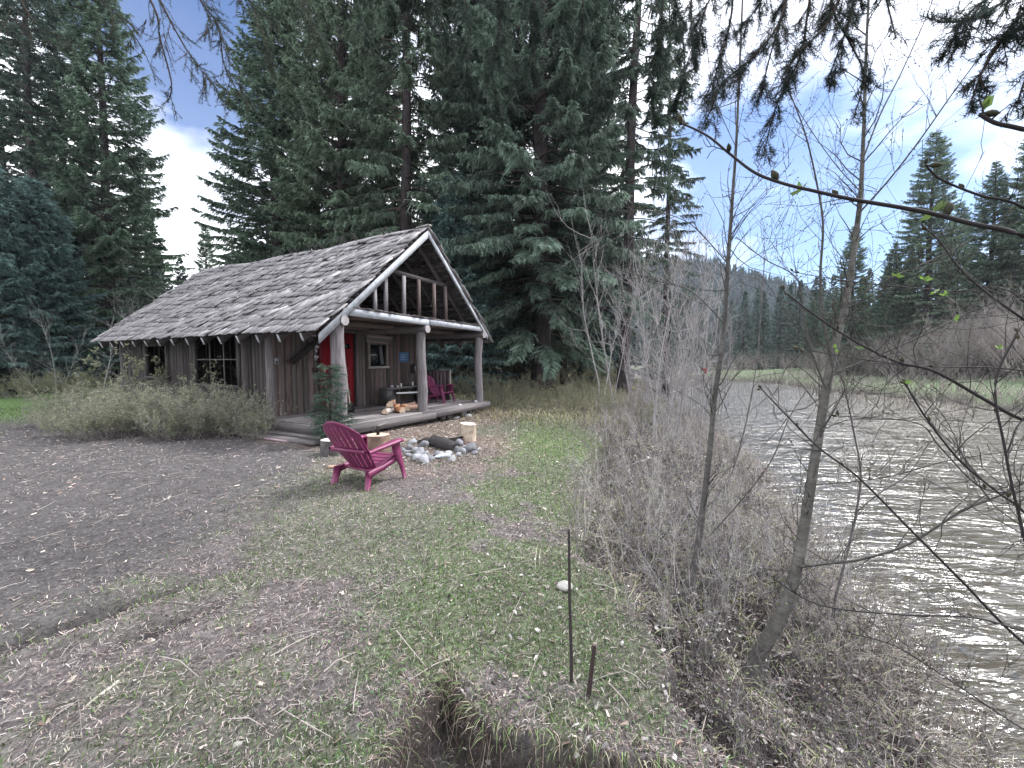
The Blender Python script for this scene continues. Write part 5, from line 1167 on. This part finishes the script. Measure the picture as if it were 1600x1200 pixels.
# far-bank willows
wl_ = [bare_bush('bare_willow', 'leafless grey willow bush on the far river bank', 'willow', 30, 5.5, 6.0, (.30, .265, .25), 130 + k, 'bare willows on the far bank', 14, .03, curve=.12, tdepth=2) for k in range(3)]
wsp = []
for k in range(34):
    px = 1250 + k * 14.5 + r.uniform(-10, 10); Yv = np.interp(px, [1250, 1330, 1400, 1500, 1600, 1740], [56, 52, 46, 41, 37, 32]) + r.uniform(-1, 7); wsp.append((px, Yv, r.uniform(.65, .95) * np.interp(px, [1250, 1380, 1480, 1600], [.8, 1.1, 1.5, 1.75])))
wsp += [(1110, 72, .6), (1140, 74, .6), (1170, 76, .7), (1200, 74, .6), (1230, 70, .6), (1080, 62, .7), (1065, 50, .7), (1050, 42, .7), (1160, 80, .8), (1215, 82, .8)]
for k, (px, Yv, s_) in enumerate(wsp):
    X = (px - 800) / F * Yv
    if k < 3: wl_[k].location = gz(X, Yv, -.1); wl_[k].scale = (s_,) * 3
    else: dup(wl_[k % 3], gz(X, Yv, -.1), r.uniform(0, 6), s_)
# undergrowth bushes at the forest edge
ug = bare_bush('forest_shrub', 'low twiggy shrub at the foot of the forest trees', 'shrub', 26, 1.0, 1.6, (.24, .21, .205), 140, 'low shrubs under the forest trees', 12, .007, (.19, .20, .11), .35, lsz=.03)
k = 0
for px, Yv, s_ in [(775, 14.3, .8), (800, 15, .9), (830, 14.5, .75), (870, 14, .8), (905, 14.6, .8), (940, 13.6, .8), (960, 12.4, .8), (925, 12, .7), (780, 17, 1), (835, 17.2, 1), (885, 17, 1), (930, 17.5, 1), (720, 18, 1.2), (740, 16.8, .9), (690, 19, 1.2), (1000, 13, .9), (850, 12.9, .55), (893, 12.6, .6), (760, 13.6, .5), (810, 13.2, .5), (20, 17, 1.3), (50, 16, 1), (95, 16.5, 1.2), (130, 15, 1.2), (170, 15.4, 1.2), (810, 22, 1.4), (860, 23, 1.4), (900, 22, 1.4), (950, 22, 1.4), (770, 22, 1.4)]:
    X = (px - 800) / F * Yv
    if k == 0: ug.location = gz(X, Yv); ug.scale = (s_,) * 3
    else: dup(ug, gz(X, Yv), r.uniform(0, 6), s_)
    k += 1
# small spruce sapling in front of the deck
sg_ = spruce('spruce_seedling', 1.5, .5, 31, z0=.05, dens=3.2, droop=.35, w=.006, step=.10, per=5, c0=(.05, .085, .06), c1=(.08, .13, .095), tr=.008, bl=.42, sub=5, up=.25, power=.8)
sg_.location = gz(-3.42, 7.62); tag(sg_, 'young spruce seedling growing in front of the left porch post', 'seedling')

# ------------------------------------------------------------------ ground cover (stuff)
rg = np.random.default_rng(200)
def polar(n, r0, r1, p, a0=-72, a1=72):
    u = rg.random(n); r_ = (u * (r1 ** p - r0 ** p) + r0 ** p) ** (1 / p); a = np.radians(rg.uniform(a0, a1, n)); return r_ * np.sin(a), r_ * np.cos(a), r_
def ok_cab(x, y):
    cx, cy = cab_xy(x, y); return ~((cx > -.3) & (cx < WX + .35) & (cy > -.25) & (cy < 9.9))
# green grass
def grass(name, label, n, r0, r1, p, fn, hmin, hmax, wd, c0, c1, lay=.6, mat_=None, sc_r=.12):
    x, y, rr_ = polar(n, r0, r1, p); f = fn(x, y) * ok_cab(x, y); k = rg.random(n) < f; x, y, rr_ = x[k], y[k], rr_[k]; n = len(x)
    # clumping
    z = hgt(x, y); s = 1 + sc_r * rr_; h = rg.uniform(hmin, hmax, n) * np.minimum(s, 2.4); a = rg.uniform(0, 6.283, n); ll = rg.uniform(.1, 1.0, n) * lay
    d = np.stack([np.cos(a) * ll, np.sin(a) * ll, np.ones(n)], 1); d = U(d); A = np.stack([x, y, z - .004], 1)
    B = A + d * h[:, None]; B[:, 2] -= h * ll * .25; mid = A + d * (h * .55)[:, None] + np.array([0, 0, 1.]) * (h * .06)[:, None]
    sd_ = np.stack([-np.sin(a), np.cos(a), 0 * a], 1); ww = wd * np.minimum(s, 3.2) * rg.uniform(.6, 1.3, n)
    kk = rg.uniform(.3, 1.75, (n, 1)); hue = rg.random((n, 1)); ca = (np.array(c0) * (1 - hue) + np.array(c1) * hue) * kk
    m = MB(); m.blades(A, B, sd_ * ww[:, None], ca * .85, ca * 1.1, mid=mid); o = m.build(name, mat_ or M_blade); tag(o, label, 'grass' if 'grass' in name else 'litter', kind='stuff'); return o
Z = lambda x, y: zones(x, y)
notgully = lambda x, y: (poly_sd(x, y, GP) < 0)
grass('grass', 'short green grass patches in the clearing', 330000, .9, 22, .75, lambda x, y: np.clip(Z(x, y)[0] * .95 * notgully(x, y) + .05 * (1 - Z(x, y)[3]) * (1 - Z(x, y)[1]), 0, 1), .012, .040, .0017, (.095, .165, .06), (.20, .27, .11), 1.1)
grass('dry_grass', 'dry straw and dead blades over the turf', 260000, .9, 22, .75, lambda x, y: (.5 - .44 * Z(x, y)[1]) * (1 - Z(x, y)[3] * .3), .012, .045, .0014, (.36, .325, .285), (.19, .16, .15), 3.2, M_litter)
# litter: needles, twiglets and leaf flakes flat on the ground
def litter(name, label, n, r0, r1, p, fn, l0, l1, wd, cols, flat=.25, leaf=False):
    x, y, rr_ = polar(n, r0, r1, p); f = fn(x, y) * ok_cab(x, y); k = rg.random(n) < f; x, y, rr_ = x[k], y[k], rr_[k]; n = len(x); z = hgt(x, y)
    s = np.minimum(1 + .13 * rr_, 3); l = rg.uniform(l0, l1, n) * s; a = rg.uniform(0, 6.283, n); d = U(np.stack([np.cos(a), np.sin(a), rg.normal(0, flat, n)], 1))
    C = np.stack([x, y, z + .006 + rg.random(n) * .01 * s], 1); sd_ = U(np.cross(d, rg.normal(0, .5, (n, 3)) + np.array([0, 0, 1.]))) * (wd * s * rg.uniform(.6, 1.3, n))[:, None]
    cc = np.array(cols)[rg.integers(0, len(cols), n)] * rg.uniform(.45, 1.5, (n, 1)); m = MB()
    if leaf: m.blades(C - d * l[:, None] / 2, C + d * l[:, None] / 2, sd_, cc, cc, mid=C + d * l[:, None] * .1 + np.array([0, 0, .004]))
    else: m.blades(C - d * l[:, None] / 2, C + d * l[:, None] / 2, sd_, cc, cc, tip=.8)
    tag(m.build(name, M_litter), label, 'litter', kind='stuff')
litter('needle_litter', 'fallen needles and bits of twig on the ground', 420000, .9, 16, .8, lambda x, y: .75 - .45 * Z(x, y)[1] - .2 * Z(x, y)[0], .008, .03, .0011, [(.30, .235, .21), (.17, .135, .13), (.38, .345, .325), (.06, .05, .05), (.05, .04, .042)])
litter('wood_chips', 'scattered wood chips and bark flakes in the clearing', 26000, 1.2, 13, 1.1, lambda x, y: .06 * (1 - Z(x, y)[1]) + .9 * Z(x, y)[2] + .05 * Z(x, y)[1], .012, .035, .004, [(.42, .33, .28), (.36, .30, .27), (.5, .45, .4), (.24, .17, .14)], .15)
litter('leaf_litter', 'dead grey-brown leaves covering the river bank', 90000, 1.2, 13, .9, lambda x, y: .05 * (x > -.5) + .95 * Z(x, y)[3] * (bank_t(x, y) < 1.0), .011, .032, .0062, [(.20, .175, .17), (.28, .255, .25), (.13, .105, .10), (.42, .39, .385), (.06, .05, .05)], .3, True)
# clover-like small leaves in the foreground
litter('clover', 'small green weed leaves in the foreground turf', 42000, 1.0, 7, .9, lambda x, y: (.5 * sstep(.35, .7, fbm(x, y, 3.0, 71)) * (x > -1.2) * (1 - Z(x, y)[1]) + .25 * Z(x, y)[3] * sstep(.5, .7, fbm(x, y, 1.7, 75))) * (bank_t(x, y) < .95), .008, .018, .0038, [(.085, .14, .065), (.12, .18, .085), (.07, .11, .055)], .35, True)
# sticks
m = MB(); n = 900; x, y, q = polar(n, 1.0, 12, 1.1); k = ok_cab(x, y) & (bank_t(x, y) < .95); x, y = x[k], y[k]; n = len(x); a = rg.uniform(0, 6.28, n); l = rg.uniform(.06, .38, n)
x2, y2 = x + np.cos(a) * l, y + np.sin(a) * l; xm, ym = (x + x2) / 2 + rg.normal(0, .01, n), (y + y2) / 2 + rg.normal(0, .01, n); A = np.stack([x, y, hgt(x, y) + .012], 1); Bm = np.stack([xm, ym, hgt(xm, ym) + .02], 1); B_ = np.stack([x2, y2, hgt(x2, y2) + .012], 1)
c_ = np.array([.3, .27, .25]) * rg.uniform(.3, 1.5, (n, 1)); m.sticks(A, Bm, .003, .0025, c_); m.sticks(Bm, B_, .0025, .0015, c_); tag(m.build('fallen_twigs', M_twig), 'thin fallen twigs lying over the ground', 'twigs', kind='stuff')
# long dead grass on the bank, hanging over the lip
def bank_grass(name, label, n, fn, hmin, hmax, wd, cols, seed, hang=0.0, r1=26, p=.8, r0=1.1):
    x, y, rr_ = polar(n, r0, r1, p, -20, 75); f = fn(x, y); k = rg.random(n) < f; x, y, rr_ = x[k], y[k], rr_[k]; n = len(x); z = hgt(x, y); h = rg.uniform(hmin, hmax, n)
    e = .05; gxx = (hgt(x + e, y) - hgt(x - e, y)) / (2 * e); gyy = (hgt(x, y + e) - hgt(x, y - e)) / (2 * e); dn = np.stack([-gxx, -gyy], 1); dn = dn / np.maximum(np.linalg.norm(dn, axis=1, keepdims=True), .3)
    a = rg.uniform(0, 6.283, n); hx = np.cos(a) * .6 + dn[:, 0] * (.4 + hang); hy = np.sin(a) * .6 + dn[:, 1] * (.4 + hang)
    A = np.stack([x, y, z - .005], 1); d1 = U(np.stack([hx * .7, hy * .7, np.full(n, 1.0)], 1)); d2 = U(np.stack([hx, hy, rg.uniform(-.9, .35, n) - hang * .8], 1))
    d0 = U(d1 + np.array([0, 0, .35])); d15 = U(d1 * .8 + d2 * .7)
    m1 = A + d0 * (h * .3)[:, None]; m2 = m1 + d15 * (h * .35)[:, None]; B_ = m2 + d2 * (h * .35)[:, None]; sd_ = U(np.cross(d1, np.stack([hx, hy, rg.normal(0, .4, n)], 1))) * (wd * np.minimum(1 + .12 * rr_, 3) * rg.uniform(.6, 1.3, n))[:, None]
    cc = np.array(cols)[rg.integers(0, len(cols), n)] * rg.uniform(.35, 1.6, (n, 1)); m = MB(); m.blades(A, m1, sd_, cc, cc, tip=.9); m.blades(m1, m2, sd_ * .9, cc, cc, tip=.75); m.blades(m2, B_, sd_ * .67, cc, cc, tip=.15); tag(m.build(name, M_litter), label, 'grass', kind='stuff')
bt = lambda x, y: bank_t(x, y)
bank_grass('bank_grass', 'matted pale dead grass on the river bank', 120000, lambda x, y: sstep(-.12, .1, bt(x, y)) * (bt(x, y) < 1.0) * (.08 + .92 * sstep(.42, .6, fbm(x, y, 1.2, 81))), .08, .28, .0016, [(.40, .36, .29), (.30, .26, .23), (.16, .13, .12), (.26, .28, .14)], 1)
bank_grass('overhanging_turf', 'grass and roots hanging over the broken turf edge', 60000, lambda x, y: np.exp(-(poly_sd(x, y, GP) / .06) ** 2) * .8, .03, .13, .0013, [(.3, .27, .2), (.14, .2, .08), (.12, .17, .07), (.2, .16, .13), (.10, .08, .07)], 2, hang=.9, r1=4, p=1.2, r0=1.0)
bank_grass('water_edge_grass', 'long dead grass drooping to the water at the bank foot', 90000, lambda x, y: sstep(.55, .85, bt(x, y)) * (bt(x, y) < 1.04), .18, .5, .0018, [(.30, .27, .23), (.22, .19, .17), (.15, .125, .115)], 3, hang=.6, r1=24)
bank_grass('forest_edge_grass', 'yellowish dead grass under the forest edge', 90000, lambda x, y: sstep(9.5, 12, y + .5 * x) * (bt(x, y) < .1) * ok_cab(x, y) * (x > -3.2), .15, .45, .0022, [(.30, .27, .18), (.22, .22, .10), (.2, .17, .14)], 4, r1=34, p=1.1, r0=8)
m = MB(); n = 420; x, y, q = polar(n * 12, 1.2, 3.2, 1.2, -35, 45); dd = poly_sd(x, y, GP); k = np.abs(dd - .01) < .03; x, y = x[k][:n], y[k][:n]; n = len(x)
A = np.stack([x, y, hgt(x, y)], 1); cdir = np.stack([rg.normal(0, .35, n), rg.normal(-.5, .3, n), rg.uniform(-1, -.3, n)], 1); l = rg.uniform(.04, .17, (n, 1)); B_ = A + U(cdir) * l; C3 = B_ + U(cdir + rg.normal(0, .6, (n, 3)) + np.array([0, 0, -.3])) * l * .8
c_ = np.array([.22, .17, .14]) * rg.uniform(.4, 1.6, (n, 1)); m.sticks(A, B_, .0018, .0014, c_); m.sticks(B_, C3, .0014, .0006, c_); tag(m.build('exposed_roots', M_twig), 'fine roots dangling from the broken turf lip', 'roots', kind='stuff')
# bank brush: thin upright woody stems
def brush(name, label, n, fn, hmin, hmax, r_, cols, budc, seed, tw=4, a0=-5, a1=62, r0=2.2, r1=22, p=1.0):
    x, y, rr_ = polar(n, r0, r1, p, a0, a1); f = fn(x, y); k = rg.random(n) < f; x, y, rr_ = x[k], y[k], rr_[k]; n = len(x); P = np.stack([x, y, hgt(x, y) - .02], 1); h = rg.uniform(hmin, hmax, n)
    d = U(np.stack([rg.normal(0, .42, n), rg.normal(0, .42, n), np.ones(n)], 1)); cc = np.array(cols)[rg.integers(0, len(cols), n)] * rg.uniform(.7, 1.25, (n, 1)); rs = r_ * rg.uniform(.6, 1.2, n) * np.minimum(1 + .05 * rr_, 1.8); m = MB(); sg = 4
    lf = []
    for s in range(sg):
        Q = P + d * (h / sg)[:, None]; m.sticks(P, Q, rs * (1 - s / (sg + .3)), rs * (1 - (s + 1) / (sg + .3)), cc)
        if s > 0:
            for q in range(tw):
                d2 = U(d + rg.normal(0, .75, (n, 3)) + np.array([0, 0, .2])); u = rg.random((n, 1)); A = P + (Q - P) * u; l = (h * .28 * rg.uniform(.3, 1, n))[:, None]; d3 = U(d2 + rg.normal(0, .4, (n, 3)) + np.array([0, 0, .2]))
                m.sticks(A, A + d2 * l * .5, rs * .4, rs * .32, cc * 1.05); m.sticks(A + d2 * l * .5, A + d2 * l * .5 + d3 * l * .5, rs * .32, rs * .15, cc * 1.05); lf.append(A + d2 * l * .5 + d3 * l * .45)
        P = Q; d = U(d + rg.normal(0, .26, (n, 3)))
    if budc is not None:
        Lf = np.vstack(lf); Lf = Lf[rg.random(len(Lf)) < .55]; k_ = len(Lf); dd = U(rg.normal(0, 1, (k_, 3)) + np.array([0, 0, .7])); wv_ = U(np.cross(dd, rg.normal(0, 1, (k_, 3)))) * .004; c2 = np.array(budc) * rg.uniform(.6, 1.3, (k_, 1))
        m.blades(Lf, Lf + dd * rg.uniform(.01, .028, (k_, 1)), wv_, c2, c2, tip=.4)
    tag(m.build(name, M_twig), label, 'brush', kind='stuff')
brush('bank_brush', 'thin grey twiggy brush with tiny green tips along the bank', 7500, lambda x, y: sstep(-.10, .12, bt(x, y)) * (bt(x, y) < .98) * sstep(3.0, 4.0, y) * (.35 + .65 * sstep(.3, .55, fbm(x, y, .7, 85))), .45, 1.15, .0034, [(.29, .265, .275), (.46, .44, .44), (.11, .092, .10), (.36, .345, .29), (.20, .18, .19), (.33, .31, .32)], (.25, .29, .12), 1)
brush('low_brush', 'low dark bare twigs on the near bank slope', 5200, lambda x, y: sstep(.02, .2, bt(x, y)) * (bt(x, y) < 1.0) * (y < 5.5) * (.2 + .8 * sstep(.4, .6, fbm(x, y, 1.1, 87))), .25, .75, .0024, [(.08, .066, .07), (.15, .13, .135), (.30, .28, .28)], (.17, .20, .10), 2, tw=3, r0=1.7, r1=9)
brush('far_bank_brush', 'pale dry reeds and brush along the far waterline', 16000, lambda x, y: np.exp(-((x - np.interp(y, YF, XF) - 1.2) / 1.8) ** 2) * (y > 12), .5, 1.3, .016, [(.30, .27, .25), (.20, .17, .16), (.36, .34, .29)], None, 3, tw=2, a0=10, a1=62, r0=28, r1=75, p=1.4)
hz = MB(); hz.box((20, 240, 32), (900, 660, 82)); M_haze = bpy.data.materials.new('haze_air'); M_haze.use_nodes = True; ht = M_haze.node_tree; ht.nodes.clear()
ho = N(ht, 'ShaderNodeOutputMaterial'); hv = N(ht, 'ShaderNodeVolumePrincipled'); hv.inputs['Color'].default_value = (.80, .88, 1, 1); hv.inputs['Density'].default_value = .00022; ht.links.new(hv.outputs[0], ho.inputs['Volume'])
tag(hz.build('haze', M_haze), 'thin pale air over the valley', kind='stuff'); S.cycles.volume_max_steps = 32; S.cycles.volume_bounces = 0
print('objects', len(bpy.data.objects), 'polys', sum(len(m.polygons) for m in bpy.data.meshes))
